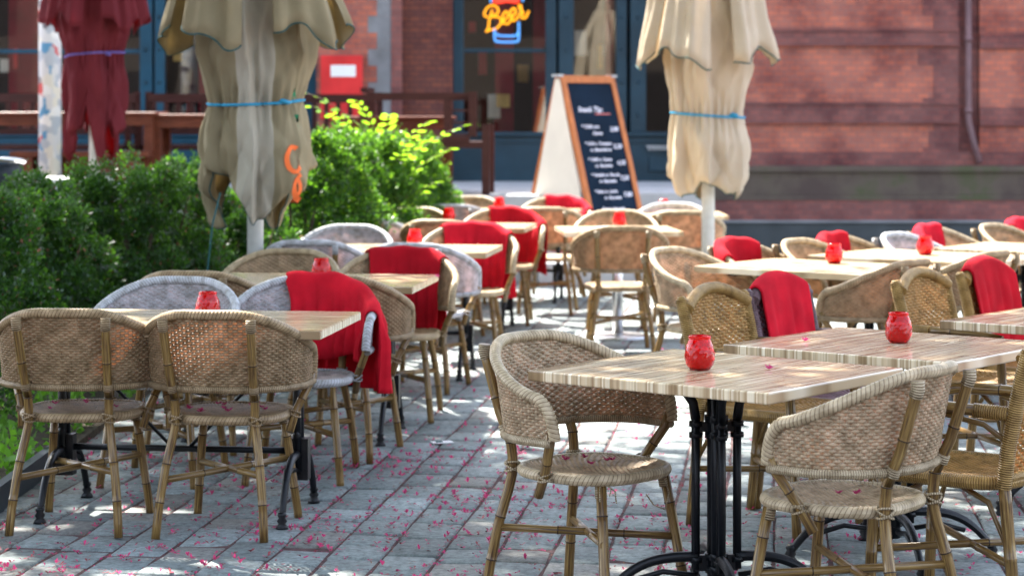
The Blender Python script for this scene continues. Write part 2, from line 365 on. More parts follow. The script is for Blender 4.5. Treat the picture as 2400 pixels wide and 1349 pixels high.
def copy_tree(o, parent=None, color=None, cache={}):
    c = o.copy(); C.objects.link(c); c.parent = parent
    if color and o.type == 'MESH': c.color = (*color, 1)
    if o.name not in cache: cache[o.name] = kids(o)
    for ch in cache[o.name]: copy_tree(ch, c, color)
    return c
PROTO = []
def place(proto, x, y, rz, label, cat, group=None, z=0, color=None):
    c = copy_tree(proto, None, color); c.location = (x, y, z); c.rotation_euler = (0, 0, rz)
    c.name = proto.name.split('.')[0]
    for k in ('label', 'group'):
        if k in c: del c[k]
    return tag(c, label, cat, group)
def smooth01(t): t = max(0, min(1, t)); return t*t*(3-2*t)

# ------------------------------------------------------------ setting: ground and paving
HD = R(7)                                     # heading of the paving and of the left rows
g = MB(); g.box((-150, -60, -.3), (150, 250, -.007)); go = g.build('ground', 'joint'); tag(go, kind='structure')
def paving():
    V, F, T = [], [], []; n = 0
    ch, sh = math.cos(-HD), math.sin(-HD); wx, ly = .195, .262
    for i in range(-34, 40):
        off = random.random()*ly; gx = .007+.003*random.random()
        y = 3.2+off
        while y < 23.5:
            l = ly*random.uniform(.8, 1.2); x0 = i*wx+gx/2; x1 = (i+1)*wx-gx/2; y0 = y; y1 = y+l-random.uniform(.006, .011)
            y += l
            X = (x0+x1)/2*ch-y*sh
            if abs(X) > .27*y+1.0: continue
            z = random.uniform(-.004, .003); tx, ty = random.uniform(-.006, .006), random.uniform(-.008, .008); b = .008
            q = [(x0, y0), (x1, y0), (x1, y1), (x0, y1)]; q = [(a+random.uniform(-.003, .003), c+random.uniform(-.003, .003)) for a, c in q]
            cx, cy = (x0+x1)/2, (y0+y1)/2
            base = [(a, c, -.03) for a, c in q]; mid = [(a, c, z-.007+(a-cx)*tx*4+(c-cy)*ty*4) for a, c in q]
            top = [(a+(b if a < cx else -b), c+(b if c < cy else -b), z+(a-cx)*tx*4+(c-cy)*ty*4) for a, c in q]
            for p in base+mid+top: V.append((p[0]*ch-p[1]*sh, p[0]*sh+p[1]*ch, p[2]))
            for k in range(4):
                F.append((n+k, n+(k+1) % 4, n+4+(k+1) % 4, n+4+k)); F.append((n+4+k, n+4+(k+1) % 4, n+8+(k+1) % 4, n+8+k))
            F.append((n+8, n+9, n+10, n+11))
            t = random.gauss(.228, .034); warm = random.random()
            c = (t*.96, t*.97, t*.90) if warm > .88 else (t*.86, t*1.0, t*.99)
            T += [c]*9; n += 12
    o = npmesh('pavement', np.array(V), np.array(F), ['paver'])
    at = o.data.attributes.new('tone', 'FLOAT_COLOR', 'FACE'); at.data.foreach_set('color', np.array([(*c, 1) for c in T], dtype=np.float32).ravel())
    tag(o, kind='structure')
paving()

# fallen blossom litter (uncountable)
def rot_rand(n):
    q = rng.normal(size=(n, 4)); q /= np.linalg.norm(q, axis=1)[:, None]; a, b, c, d = q.T
    return np.stack([np.stack([1-2*(c*c+d*d), 2*(b*c-a*d), 2*(b*d+a*c)], -1), np.stack([2*(b*c+a*d), 1-2*(b*b+d*d), 2*(c*d-a*b)], -1), np.stack([2*(b*d-a*c), 2*(c*d+a*b), 1-2*(b*b+c*c)], -1)], 1)
def litter():
    V, F, MI = [], [], []; n = 0
    ch, sh = math.cos(-HD), math.sin(-HD)
    def petal(cx, cy, cz, ang, tilt, L, W, mi):
        nonlocal n
        dx, dy = math.cos(ang), math.sin(ang); px, py = -dy, dx; h = math.sin(tilt)*L; l = math.cos(tilt)*L
        V.extend([(cx, cy, cz), (cx+dx*l*.6+px*W/2, cy+dy*l*.6+py*W/2, cz+h*.6+W*.25), (cx+dx*l, cy+dy*l, cz+h), (cx+dx*l*.6-px*W/2, cy+dy*l*.6-py*W/2, cz+h*.6+W*.1)])
        F.append((n, n+1, n+2, n+3)); MI.append(mi); n += 4
    clumps = [(rng.uniform(-2.4, 1.4), rng.uniform(5.5, 10)) for _ in range(90)]
    for k in range(6200):                       # blossoms: three to five petals
        if k % 3 == 0:
            c = clumps[rng.integers(len(clumps))]; x, y = c[0]+rng.normal()*.14, c[1]+rng.normal()*.16
        else:
            y = 5.4+9.5*rng.random()**1.7; x = rng.uniform(-.27*y-.2, .25*y)
        if x > .6 and rng.random() < .35: continue
        s = rng.uniform(.5, 1.0); a0 = rng.uniform(0, 6.28)
        big = rng.random() < .32
        for j in range(rng.integers(3, 6) if big else rng.integers(2, 4)):
            petal(x, y, .006, a0+j*1.7+rng.uniform(-.8, .8), rng.uniform(.1, 1.3) if big else rng.uniform(0, .6), .027*s*rng.uniform(.6, 1.1), .012*s, 0 if (big or rng.random() < .45) else 1)
    for k in range(24000):                       # crumbs gathered in the joints
        i = rng.integers(-26, 26); yl = 5.2+7.5*rng.random()**1.5
        if rng.random() < .65: xl = i*.195+rng.normal()*.010
        else: xl = rng.uniform(-4, 4)
        x, y = xl*ch-yl*sh, xl*sh+yl*ch
        if abs(x) > .27*y+.1: continue
        if math.sin(x*2.3+y*1.1)+math.sin(y*3.1-x) < -.2 and rng.random() < .75: continue
        petal(x, y, .004 if rng.random() < .4 else -.002, rng.uniform(0, 6.28), rng.uniform(0, .5), rng.uniform(.007, .018), rng.uniform(.003, .009), rng.choice([0, 1, 1, 2, 2]))
    o = npmesh('fallen_blossom_litter', np.array(V), np.array(F), ['blossom', 'debris', 'brownbit'], mi=np.array(MI))
    tag(o, 'magenta petals and brown crumbs strewn over grey paving', 'blossom litter', kind='stuff')
litter()

# ------------------------------------------------------------ barrel chair (prototype)
A_R, B_R, CY, SQ = .296, .225, -.02, .408; SE = SQ+.115
def ztop(s):
    t = abs(s)/SE
    if t < .86: return .825-.15*smooth01((t-.12)/.86)
    z0 = .825-.15*smooth01((.86-.12)/.86); u = min(1, (t-.86)/.14); return .555+(z0-.555)*math.sqrt(max(0, 1-u*u))
def plan(s):
    if abs(s) < SQ:
        a = s/SQ*PI/2; n = Vector((math.sin(a)/A_R, -math.cos(a)/B_R)).normalized(); return (A_R*math.sin(a), CY-B_R*math.cos(a)), (n.x, n.y)
    e = abs(s)-SQ; sg = 1 if s > 0 else -1; return (sg*(A_R-.05*e), CY+e), (sg, 0)
def shell(s, z, off=0):
    (x, y), (nx, ny) = plan(s); k = (z-.545)/.28; lean = k*(.035 if ny < -.2 else .02)*1.0
    return Vector((x+nx*(off+.02*k), y+ny*(off+.055*k), z))
def rimpath(n=90):
    ts = list(np.linspace(0, .86, n//2))+[.86+.14*math.sin(a) for a in np.linspace(0, PI/2, 14)[1:]]
    ps = [t*SE for t in ts]; full = [-p for p in reversed(ps)]+ps[1:]
    return [shell(s, ztop(s)) for s in full]
def resample(pts, step):
    pts = [Vector(p) for p in pts]; L = [0]
    for i in range(1, len(pts)): L.append(L[-1]+(pts[i]-pts[i-1]).length)
    n = max(2, int(L[-1]/step)); out = []; j = 0
    for k in range(n+1):
        l = L[-1]*k/n
        while j < len(pts)-2 and L[j+1] < l: j += 1
        out.append(pts[j].lerp(pts[j+1], (l-L[j])/max(1e-9, L[j+1]-L[j])))
    return out
def braidf(Lc, a):
    ph = abs(((a+PI/2) % (2*PI))-PI); return .88+.17*abs(math.sin(PI*Lc/.0135+ph*1.6))**.6
def weave_panel(mb, fn, s0, s1, z0, ztf, ds=.0150, dz=.0095, sub=4, amp=.0040, thick=.0026, w=.0050):
    """horizontal strands over and under upright stakes; fn(s, z, off) -> point"""
    n = int((s1-s0)/ds)*sub; ss = [s0+(s1-s0)*i/n for i in range(n+1)]
    zmax = max(ztf(s) for s in ss); row = 0; z = z0+dz/2
    while z < zmax:
        seg = []
        for i, s in enumerate(ss):
            if z < ztf(s)-.004: seg.append((i, s))
            if (z >= ztf(s)-.004 or i == n) and len(seg) > 1:
                V = []
                for (k, sx) in seg:
                    o = amp*math.cos(PI*k/sub+PI*row)
                    for dzz, do in ((-w, 0), (-w*.5, thick*.8), (w*.5, thick*.8), (w, 0), (w*.5, -thick*.8), (-w*.5, -thick*.8)):
                        V.append(fn(sx, z+dzz, o+do))
                F = [(a*6+b, a*6+(b+1) % 6, (a+1)*6+(b+1) % 6, (a+1)*6+b) for a in range(len(seg)-1) for b in range(6)]
                mb.add(V, F, 0); seg = []
            elif z >= ztf(s)-.004: seg = []
        row += 1; z += dz
    k = 0
    for i in range(0, n+1, sub):                 # stakes
        s = ss[i]+ds/2
        if s > s1: break
        zt = ztf(s)
        if zt-z0 < .01: continue
        N = 8; V = []
        for j in range(N+1):
            zz = z0+(zt-z0)*j/N
            V += [fn(s-.0056, zz, 0), fn(s+.0056, zz, 0)]
        mb.add(V, [(2*a, 2*a+1, 2*a+3, 2*a+2) for a in range(N)], 0)
def seat_weave(mb, Rx, Ry, z, pw=2.3, cx=0, cy=0, dip=.012):
    xs = np.arange(-Rx+.006, Rx, .0112)
    for k, x in enumerate(xs):
        h = Ry*(max(0, 1-abs(x/Rx)**pw))**(1/pw)
        if h < .02: continue
        N = max(6, int(h*2/.012)); V = []
        for j in range(N+1):
            y = -h+2*h*j/N; rr = min(1, (x/Rx)**2+(y/Ry)**2); zb = z-dip*(1-rr)+.0022*math.cos(PI*j+PI*k)
            for dx, dz in ((-.0052, -.002), (-.003, .0018), (.003, .0018), (.0052, -.002)): V.append((cx+x+dx, cy+y, zb+dz))
        mb.add(V, [(a*4+b, a*4+b+1, (a+1)*4+b+1, (a+1)*4+b) for a in range(N) for b in range(3)], 0)
    n = 40; V = [(cx, cy, z-dip-.006)]+[(cx+Rx*math.copysign(abs(math.cos(2*PI*j/n))**(2/pw), math.cos(2*PI*j/n)), cy+Ry*math.copysign(abs(math.sin(2*PI*j/n))**(2/pw), math.sin(2*PI*j/n)), z-.006) for j in range(n)]
    mb.add(V, [(0, 1+j, 1+(j+1) % n) for j in range(n)], 0)

def barrel_chair():
    t = empty('rattan_armchair')
    b = MB(); weave_panel(b, shell, -SE, SE, .548, ztop); bk = b.build('backrest', 'weave', t)
    b = MB(); b.tube(resample(rimpath(), .0032), 0.018, 14, rfun=braidf); b.build('braided_rim', 'braid', bk)
    b = MB(); b.tube(resample([shell(s, .545, .006) for s in np.linspace(-SE+.005, SE-.005, 50)], .012), .0135, 10)
    for sg in (-1, 1): pass
    b.build('wrapped_rail', 'wrap', bk)
    b = MB(); seat_weave(b, .213, .207, .437, cy=.01, pw=2.7); st = b.build('seat', 'weave', t)
    n = 120; ring = [((.214)*math.copysign(abs(math.cos(a))**.76, math.cos(a)), .01+.208*math.copysign(abs(math.sin(a))**.76, math.sin(a)), .426) for a in np.linspace(0, 2*PI, n+1)]
    b = MB(); b.tube(resample(ring, .0036), .0175, 12, rfun=braidf, closed=True, cap=False); b.build('seat_rim', 'braid', st)
    for sg in (-1, 1):
        p = [(sg*.205, -.275, 0), (sg*.198, -.262, .10), (sg*.182, -.240, .24), (sg*.160, -.212, .36), (sg*.150, -.203, .42), (sg*.152, -.208, .50), (sg*.158, -.255, .60), (sg*.166, -.318, .80)]
        q = resample(p, .05); b = MB(); b.tube(q, .0165, 12, rings=(.16, .33, .62, .8)); lg = b.build('rear_leg', ['bamboo', 'node_ring'], t)
        b = MB(); b.tube([(sg*.164, -.306, .765), (sg*.166, -.315, .79), (sg*.166, -.313, .812)], .0195, 10)
        b.build('binding', 'wrap', lg); b = MB()
        b.tube([(sg*.151+.0225*math.cos(a), -.205+.0245*math.sin(a), .43+.016*math.sin(a/3*2.0+sg)) for a in np.linspace(0, 6*PI, 44)], .0036, 6); b.build('binding', 'wrap', lg); b = MB()
        b.tube([(sg*.1545, -.228, .535), (sg*.156, -.238, .56)], .0195, 10); b.build('binding', 'wrap', lg)
        p = [(sg*.155, .165, .425), (sg*.17, .185, .3), (sg*.20, .225, .02), (sg*.2015, .227, 0)]
        b = MB(); b.tube(p, .0165, 12, rings=(.25, .72)); lg = b.build('front_leg', ['bamboo', 'node_ring'], t)
        b = MB(); b.tube([(sg*.153, .163, .42), (sg*.159, .170, .37)], .0188, 10); b.build('binding', 'wrap', lg)
        e = shell(sg*(SE-.012), .56); p = [(e.x, e.y-.002, .575), (e.x-sg*.004, e.y-.01, .54), (sg*.247, .018, .44), (sg*.233, -.022, .365)]
        b = MB(); b.tube(p, .0155, 12, rings=(.45,)); sp = b.build('arm_support', ['bamboo', 'node_ring'], t)
        b = MB()
        b.tube([(sg*.243+.0215*math.cos(a), .014+.0215*math.sin(a), .43+.013*math.sin(a*.75)) for a in np.linspace(0, 5.4*PI, 40)], .0036, 6)
        b.build('binding', 'wrap', sp)
    b = MB(); b.tube([(-.187, -.245, .21), (.187, .205, .235)], .0125, 10, rings=(.3, .66)); b.build('stretcher', ['bamboo', 'node_ring'], t)
    b = MB(); b.tube([(.187, -.245, .235), (-.187, .205, .21)], .0125, 10, rings=(.34, .7)); b.build('stretcher', ['bamboo', 'node_ring'], t)
    return t
BARREL = barrel_chair(); PROTO.append(BARREL)

# ------------------------------------------------------------ arch-back wicker chair (prototype)
def bpanel(s, z, off=0):
    k = (z-.44)/.45; u = s/.19
    return Vector((s*(1+.08*k), -.205-.085*k-.02*(1-u*u)-off, z))
def btop(s): return .80+.075*math.cos(s/.205*PI/2)**.8
def arch_chair():
    t = empty('wicker_armchair')
    b = MB(); weave_panel(b, bpanel, -.185, .185, .46, btop, ds=.019, dz=.0115, w=.0056, amp=.0046, thick=.003); bk = b.build('backrest', 'weave', t)
    b = MB(); b.tube(resample([bpanel(s, btop(s)+.006) for s in np.linspace(-.195, .195, 24)], .01), .024, 12); b.build('top_arch', 'wrap', bk)
    b = MB(); b.tube([bpanel(s, .455) for s in np.linspace(-.19, .19, 9)], .016, 10); b.build('lower_rail', 'wrap', bk)
    b = MB(); seat_weave(b, .215, .215, .455, 4); st = b.build('seat', 'weave', t)
    ring = [(.217*math.copysign(abs(math.cos(a))**.5, math.cos(a)), .217*math.copysign(abs(math.sin(a))**.5, math.sin(a)), .44) for a in np.linspace(0, 2*PI, 121)]
    b = MB(); b.tube(resample(ring, .008), .022, 10, closed=True, cap=False); b.build('seat_rim', 'wrap', st)
    for sg in (-1, 1):
        b = MB(); b.tube(resample([(sg*.21, -.26, 0), (sg*.21, -.235, .25), (sg*.208, -.218, .44)], .05), .019, 12, rings=(.5,)); b.build('rear_leg', ['bamboo', 'node_ring'], t)
        b = MB(); b.tube(resample([(sg*.208, -.216, .43), (sg*.208, -.23, .55), (sg*.212, -.265, .72), (sg*.214, -.298, .845)], .03), [.023]*2+[.024]*100, 12); b.tube([(sg*.214, -.297, .842), (sg*.214, -.301, .862)], [.026, .012], 12); b.build('back_post', 'wrap', t)
        b = MB(); b.tube(resample([(sg*.225, .22, 0), (sg*.225, .205, .3), (sg*.24, .19, .64)], .06), .018, 12, rings=(.3, .7)); b.build('front_leg', ['bamboo', 'node_ring'], t)
        b = MB(); b.tube([(sg*.212, -.25, .655), (sg*.235, -.05, .665), (sg*.243, .12, .66), (sg*.241, .20, .645)], .018, 12, rings=(.5,)); ar = b.build('armrest', ['bamboo', 'node_ring'], t)
        b = MB(); b.tube([(sg*.214, -.232, .656), (sg*.228, -.13, .661)], .0225, 12); b.build('binding', 'wrap', ar)
        b = MB(); b.tube([(sg*.213, -.245, .56), (sg*.225, -.16, .62), (sg*.236, -.03, .645)], .009, 8); b.build('brace', 'bamboo', t)
        b = MB(); b.tube([(sg*.222, .20, .22), (sg*.2, .15, .36), (sg*.16, .06, .42)], .009, 8); b.build('brace', 'bamboo', t); b = MB(); b.tube([(sg*.21, -.235, .24), (sg*.19, -.16, .38), (sg*.16, -.05, .42)], .009, 8); b.build('brace', 'bamboo', t)
    b = MB(); b.tube([(-.212, -.245, .2), (.223, .208, .22)], .012, 10, rings=(.4,)); b.tube([(.212, -.245, .215), (-.223, .208, .205)], .012, 10, rings=(.4,)); b.build('stretcher', ['bamboo', 'node_ring'], t)
    return t
ARCH = arch_chair(); PROTO.append(ARCH)

# ------------------------------------------------------------ tables (prototypes)
def slab(w, d, th, z): 
    b = MB(); b.box((-w/2, -d/2, z-th), (w/2, d/2, z)); return b
def foot(b, c, ang, rin=.03, L=.34, z0=.2):
    dx, dy = math.cos(ang), math.sin(ang)
    pts = []; rad = []
    for t in np.linspace(0, 1, 16):
        r = rin+(L-rin)*(t**.8); z = z0*(1-t**2.6)+.035*t**2.6; pts.append((c[0]+dx*r, c[1]+dy*r, z)); rad.append(.017-.004*t)
    b.tube(pts, rad, 10)
    pts = [(c[0]+dx*r, c[1]+dy*r, z) for r, z in ((rin+.01, z0-.06), (rin+.11, z0-.045), (rin+.2, z0-.07))]; b.tube(pts, .009, 8)
    e = (c[0]+dx*L, c[1]+dy*L, 0)
    b.lathe([(.0, .062), (.014, .062), (.018, .052), (.013, .042), (.020, .03), (.014, .02), (.022, .010), (.026, 0), (0, 0)], 14, 0, e)
def square_table():
    t = empty('square_bistro_table'); slab(.79, .885, .034, .755).build('table_top', 'laminate', t, .005)
    b = MB()
    for k in range(4):
        a = PI/4+k*PI/2; x, y = .066*math.cos(a), .066*math.sin(a)
        b.tube([(x, y, .13), (x, y, .60)], .0135, 12)
        for z in (.16, .55, .585): b.tube([(x, y, z-.008), (x, y, z+.008)], .021, 12)
        b.tube([(x, y, .6), (x*1.12, y*1.12, .65), (x*1.6, y*1.6, .70), (x*2.1, y*2.1, .719)], [.0155, .015, .017, .02], 12)
        b.bar((0, 0, .575), (x, y, .575), .014, .03); b.bar((0, 0, .15), (x, y, .15), .02, .05)
    b.tube([(0, 0, .08), (0, 0, .719)], .030, 16)
    for z in (.13, .17, .55, .6): b.tube([(0, 0, z-.01), (0, 0, z+.01)], .037, 16)
    b.build('pedestal', 'iron', t)
    for k in range(4):
        b = MB(); foot(b, (0, 0), PI/4+k*PI/2, .06, .36, .17); b.build('leg', 'iron', t)
    b = MB(); b.box((-.2, -.2, .7185), (.2, .2, .7205)); b.build('mounting_plate', 'iron', t)
    return t
SQT = square_table(); PROTO.append(SQT)
def long_table(w=1.28, d=.78):
    t = empty('long_bistro_table'); slab(w, d, .034, .755).build('table_top', 'laminate', t, .005)
    xs = w/2-.17
    for sg in (-1, 1):
        x = sg*xs; b = MB()
        for dy in (-.025, .025): b.tube([(x, dy, .17), (x, dy, .7205)], .017, 12)
        b.bar((x, 0, .14), (x, 0, .30), .05, .085); b.bar((x, 0, .60), (x, 0, .63), .05, .085)
        b.lathe([(.0, .335), (.012, .33), (.016, .315), (.012, .30)], 10, 0, (x, -.03, 0))
        b.bar((x, -.3, .711), (x, .3, .711), .04, .014); b.build('pedestal', 'iron', t)
        for k in (-1, 1):
            b = MB(); foot(b, (x, 0), k*PI/2, .02, .28, .24); b.build('leg', 'iron', t)
    b = MB(); b.tube([(-xs, 0, .25), (xs, 0, .25)], .013, 10)
    for sg in (-1, 1): b.tube([(sg*(xs-.03), 0, .66), (sg*.04, 0, .26)], .007, 8)
    b.build('stretcher', 'iron', t)
    return t
LONG = long_table(); PROTO.append(LONG); LONG2 = long_table(1.1, .80); PROTO.append(LONG2)
def steel_table():
    t = empty('steel_pedestal_table'); slab(.82, .78, .034, .755).build('table_top', 'laminate', t, .005)
    b = MB(); b.tube([(0, 0, .02), (0, 0, .715)], .038, 20); b.box((-.17, -.17, .715), (.17, .17, .7205)); b.build('pedestal', 'steel', t)
    b = MB(); b.lathe([(0, .03), (.05, .028), (.19, .018), (.225, .008), (.228, 0)], 32); b.build('base_plate', 'steel', t)
    return t
STEEL = steel_table(); PROTO.append(STEEL)

# ------------------------------------------------------------ candle jar (prototype)
def candle():
    t = empty('candle_jar')
    def rf(a, z):
        k = math.sin(PI*min(1, max(0, z/.1)))
        return 1+k*.028*math.sin(5*a+z*150+1.8*math.sin(3*a+z*90))+k*.02*math.sin(9*a-z*210)
    out = [(.0, .0), (.029, 0), (.034, .003), (.0425, .018), (.0475, .036), (.0468, .054), (.0425, .074), (.0365, .090), (.034, .096), (.0355, .101), (.036, .105), (.034, .1065)]
    inn = [(.0325, .104), (.0315, .096), (.0400, .073), (.0437, .054), (.0445, .036), (.0395, .018), (.031, .006), (0, .005)]
    from itertools import pairwise
    def fine(p, k=4):
        o = []
        for (a, b), (c, d) in pairwise(p): o += [(a+(c-a)*i/k, b+(d-b)*i/k) for i in range(k)]
        return o+[p[-1]]
    b = MB(); b.lathe(fine(out), 48, rf=rf); b.lathe(fine(inn, 2), 48); b.build('glass_jar', 'redglass', t)
    b = MB(); b.lathe([(0, .006), (.030, .007), (.0385, .019), (.0435, .036), (.0425, .054), (.0400, .0665), (0, .065)], 32); wx = b.build('wax_fill', 'wax', t)
    b = MB(); b.tube([(0, 0, .058), (.001, 0, .07)], .001, 6); b.build('wick', 'node_ring', wx)
    return t
CANDLE = candle(); PROTO.append(CANDLE)

# ------------------------------------------------------------ placing furniture
TAN = (.39, .30, .185); TAN2 = (.33, .24, .14); GREY = (.47, .485, .52); OCHRE = (.40, .25, .085); PURPLE = (.20, .13, .15); PALE = (.46, .37, .245)
e1 = Vector((.775, -.632)); e2 = Vector((.632, .775)); A1 = math.atan2(-e1.x, e1.y)     # rotation whose +Y is e1
A2 = math.atan2(e1.x, -e1.y)
LEFTG = 'armchairs along the rows of long tables'; RIGHTG = 'armchairs around the diagonal tables'
NEAR = -HD; FAR = PI-HD
chairs = {
 'a': (-1.63, 8.12, NEAR+R(3), TAN2, 'tan rattan armchair at the left frame edge, back to the viewer, petals on seat', LEFTG),
 'b': (-1.06, 8.05, NEAR-R(2), TAN2, 'tan rattan armchair with orange glow in its back and blossoms on its seat', LEFTG),
 'c': (-1.49, 9.09, FAR, GREY, 'grey white rattan armchair behind the nearest long table, beside the hedge', LEFTG),
 'd': (-0.905, 9.14, FAR+R(4), GREY, 'grey white armchair under a crumpled red blanket behind the nearest long table', LEFTG),
 'e': (-1.44, 10.02, NEAR, TAN2, 'brown armchair hidden behind the grey white one next to the hedge', LEFTG),
 'f': (-0.77, 9.8, NEAR-R(6), TAN2, 'brown armchair right behind the crumpled red blanket, back to the viewer', LEFTG),
 'g': (-1.215, 11.05, FAR, TAN, 'tan armchair in front of the thick white umbrella pole', LEFTG),
 'h': (-0.597, 10.98, FAR+R(4), TAN, 'tan armchair with a square hung red blanket at the second long table', LEFTG),
 'i': (-1.13, 12.44, NEAR, GREY, 'grey rimmed armchair just right of the white umbrella pole', LEFTG),
 'j': (-0.498, 12.15, NEAR-R(6), GREY, 'grey rimmed armchair with blossomy pink back behind the square hung blanket', LEFTG),
 'k': (-1.08, 13.6, FAR, GREY, 'silver grey armchair in the third row facing the viewer', LEFTG),
 'l': (-0.28, 13.6, FAR+R(4), PALE, 'pale armchair with a sun flecked red blanket on its back', LEFTG),
 'm': (-0.997, 15.1, NEAR, GREY, 'armchair beside the hedge with orange lit back behind the silver grey one', LEFTG),
 'n': (-0.45, 14.8, NEAR-R(6), TAN, 'armchair partly hidden behind the sun flecked blanket, back to the viewer', LEFTG),
 'o': (-0.78, 16.2, FAR, PALE, 'pale armchair at the end of the hedge under the leafy sapling', LEFTG),
 'p': (-0.073, 15.9, FAR+R(4), PALE, 'pale armchair with a long dark red blanket in the fourth row', LEFTG),
 'q': (-0.45, 17.3, NEAR, GREY, 'small grey rimmed armchair seen between two red candle jars', LEFTG),
 'r': (-0.396, 18.5, FAR, PALE, 'pale armchair below the wooden bench at the terrace foot', LEFTG),
 's': (0.357, 18.2, FAR, PALE, 'sunlit armchair with small red blanket right under the chalkboard', LEFTG),
 't': (0.286, 16.8, NEAR, PALE, 'armchair with glowing orange back in front of the chalkboard', LEFTG),
 'u': (0.706, 14, NEAR+R(8), TAN2, 'brown armchair with its back square to the viewer before the steel pedestal', LEFTG),
 'v': (0.77, 15.75, FAR+R(2), PALE, 'pale armchair facing the viewer behind the steel pedestal table', LEFTG),
 'w': (1.28, 17.1, FAR, GREY, 'silver armchair right behind a red jar, left of the right umbrella pole', LEFTG),
 'x': (1.3, 16.2, NEAR, PALE, 'armchair with bright orange back beside the pale umbrella pole', LEFTG),
 'C1': (0.255, 6.8, A1-R(3), PALE, 'large tan armchair in the sharp foreground, open side toward the table corner', RIGHTG),
 'C2': (0.98, 6.26, A2+R(2), PALE, 'large tan armchair turned away with three pink petals on its seat', RIGHTG),
 'y': (1.05, 11.28, A1, PALE, 'pale armchair at the end of the second diagonal row, left of its table corner', RIGHTG),
 'z': (1.47, 11.95, A1+R(4), PALE, 'armchair wearing a wide red blanket beside the right umbrella pole', RIGHTG),
 'z2': (1.85, 12.1, A1, TAN, 'plain tan armchair between two blanket covered ones in the back row', RIGHTG),
 'z3': (2.12, 12.5, A1, TAN, 'tan armchair with a small upright red blanket behind the second row candle', RIGHTG),
 'z4': (2.53, 12.75, A1, GREY, 'silver grey armchair low behind the farther round candle jar', RIGHTG),
 'z5': (2.87, 13.45, A1, PALE, 'armchair with a sun bleached red blanket behind the silver grey one', RIGHTG),
 'z6': (3.35, 13.8, A1, TAN, 'tan armchair near the right frame edge of the back row', RIGHTG),
 'z7': (3.65, 14.3, A1, PALE, 'armchair with red blanket cut by the right frame edge', RIGHTG),
 'y2': (1.78, 10.75, A2, TAN2, 'brown armchair back to the viewer between two blanket covered wicker chairs', RIGHTG),
 'y3': (2.33, 11.4, A2, TAN2, 'brown armchair mostly hidden behind the arch backed wicker chair', RIGHTG),
}
CH = {}
for k, (x, y, rz, col, lab, grp) in chairs.items():
    CH[k] = place(BARREL, x, y, rz, lab, 'armchair', grp, color=col)
def strand(key, pts, r=.0022):
    b = MB(); b.tube(pts, r, 6); o = b.build('loose_strand', 'wrap', CH[key]); o.color = (*chairs[key][3], 1)
strand('C1', [(-.10, .21, .42), (-.11, .225, .36), (-.07, .24, .315), (-.02, .235, .335), (0, .22, .37)])
strand('C1', [(.16, .17, .42), (.19, .19, .40), (.20, .20, .37)]); strand('C1', [(.15, .17, .42), (.14, .21, .395), (.145, .22, .36)]); strand('C1', [(.16, .17, .42), (.17, .22, .41), (.19, .23, .39)])
strand('C2', [(.30, .09, .66), (.315, .115, .66), (.31, .12, .635), (.298, .11, .625)], .003); strand('C2', [(.30, .09, .59), (.32, .125, .60), (.325, .13, .56), (.305, .115, .545)], .003)
strand('b', [(-.28, -.1, .545), (-.30, -.12, .52), (-.295, -.13, .48)])
arch = {
 'A1': (1.01, 8.08, A1, OCHRE, 'ochre arch backed wicker chair behind the nearest candle jar'),
 'A2': (1.3, 8.43, A1, PURPLE, 'purple grey wicker chair carrying a large smooth red blanket'),
 'A3': (1.97, 8.9, A1, OCHRE, 'ochre arch backed wicker chair beyond the second candle jar'),
 'A4': (2.34, 9.37, A1, OCHRE, 'wicker chair under the bright red blanket at the right frame edge'),
 'A5': (1.42, 6.7, A2+R(4), OCHRE, 'ochre wicker armchair cut off by the right frame edge'),
}
for k, (x, y, rz, col, lab) in arch.items():
    place(ARCH, x, y, rz, lab, 'armchair', 'arch backed wicker chairs', color=col)

LT = 'long striped tables in the left rows'
longs = [((-1.295, 8.335), 1.28, 'nearest long striped table, on black iron pedestals, four armchairs round it'),
 ((-1.05, 10.35), 1.28, 'long striped table with the red blanket reflected in its corner'),
 ((-.74, 12.8), 1.28, 'long striped table in front of the sun flecked red blanket'),
 ((-.50, 15.46), 1.25, 'long striped table in front of the dark red long blanket'),
 ((-.08, 17.9), 1.25, 'farthest long striped table, before the terrace steps')]
tabs = []
for (x, y), wd, lab in longs: tabs.append(place(LONG, x, y, -HD, lab, 'table', LT))
RT = 'square striped tables set diagonally'
RTR = math.atan2(e2.y, e2.x)
for (x, y, lab) in [(.641, 6.69, 'square striped table in the foreground on four black iron columns'), (1.325, 7.44, 'square striped table with the round red jar and a single petal'),
     (2.25, 8.30, 'square striped table cut by the right edge, below the bright blanket'), (3.1, 12.85, 'sunlit striped table farthest right in the back row')]:
    place(SQT, x, y, RTR, lab, 'table', RT)
for (x, y, lab) in [(1.64, 11.24, 'wider striped table in the second diagonal row with a red jar'), (2.36, 12.1, 'sunlit striped table behind it with the darker round jar')]:
    place(LONG2, x, y, math.atan2(e1.y, e1.x), lab, 'table', RT)
place(STEEL, .74, 14.95, R(4), 'striped table on a round steel pedestal between two facing armchairs', 'table')
place(STEEL, 1.31, 17.3, 0, 'small striped table half behind the right umbrella pole', 'table')
CG = 'red glass candle jars on the tables'
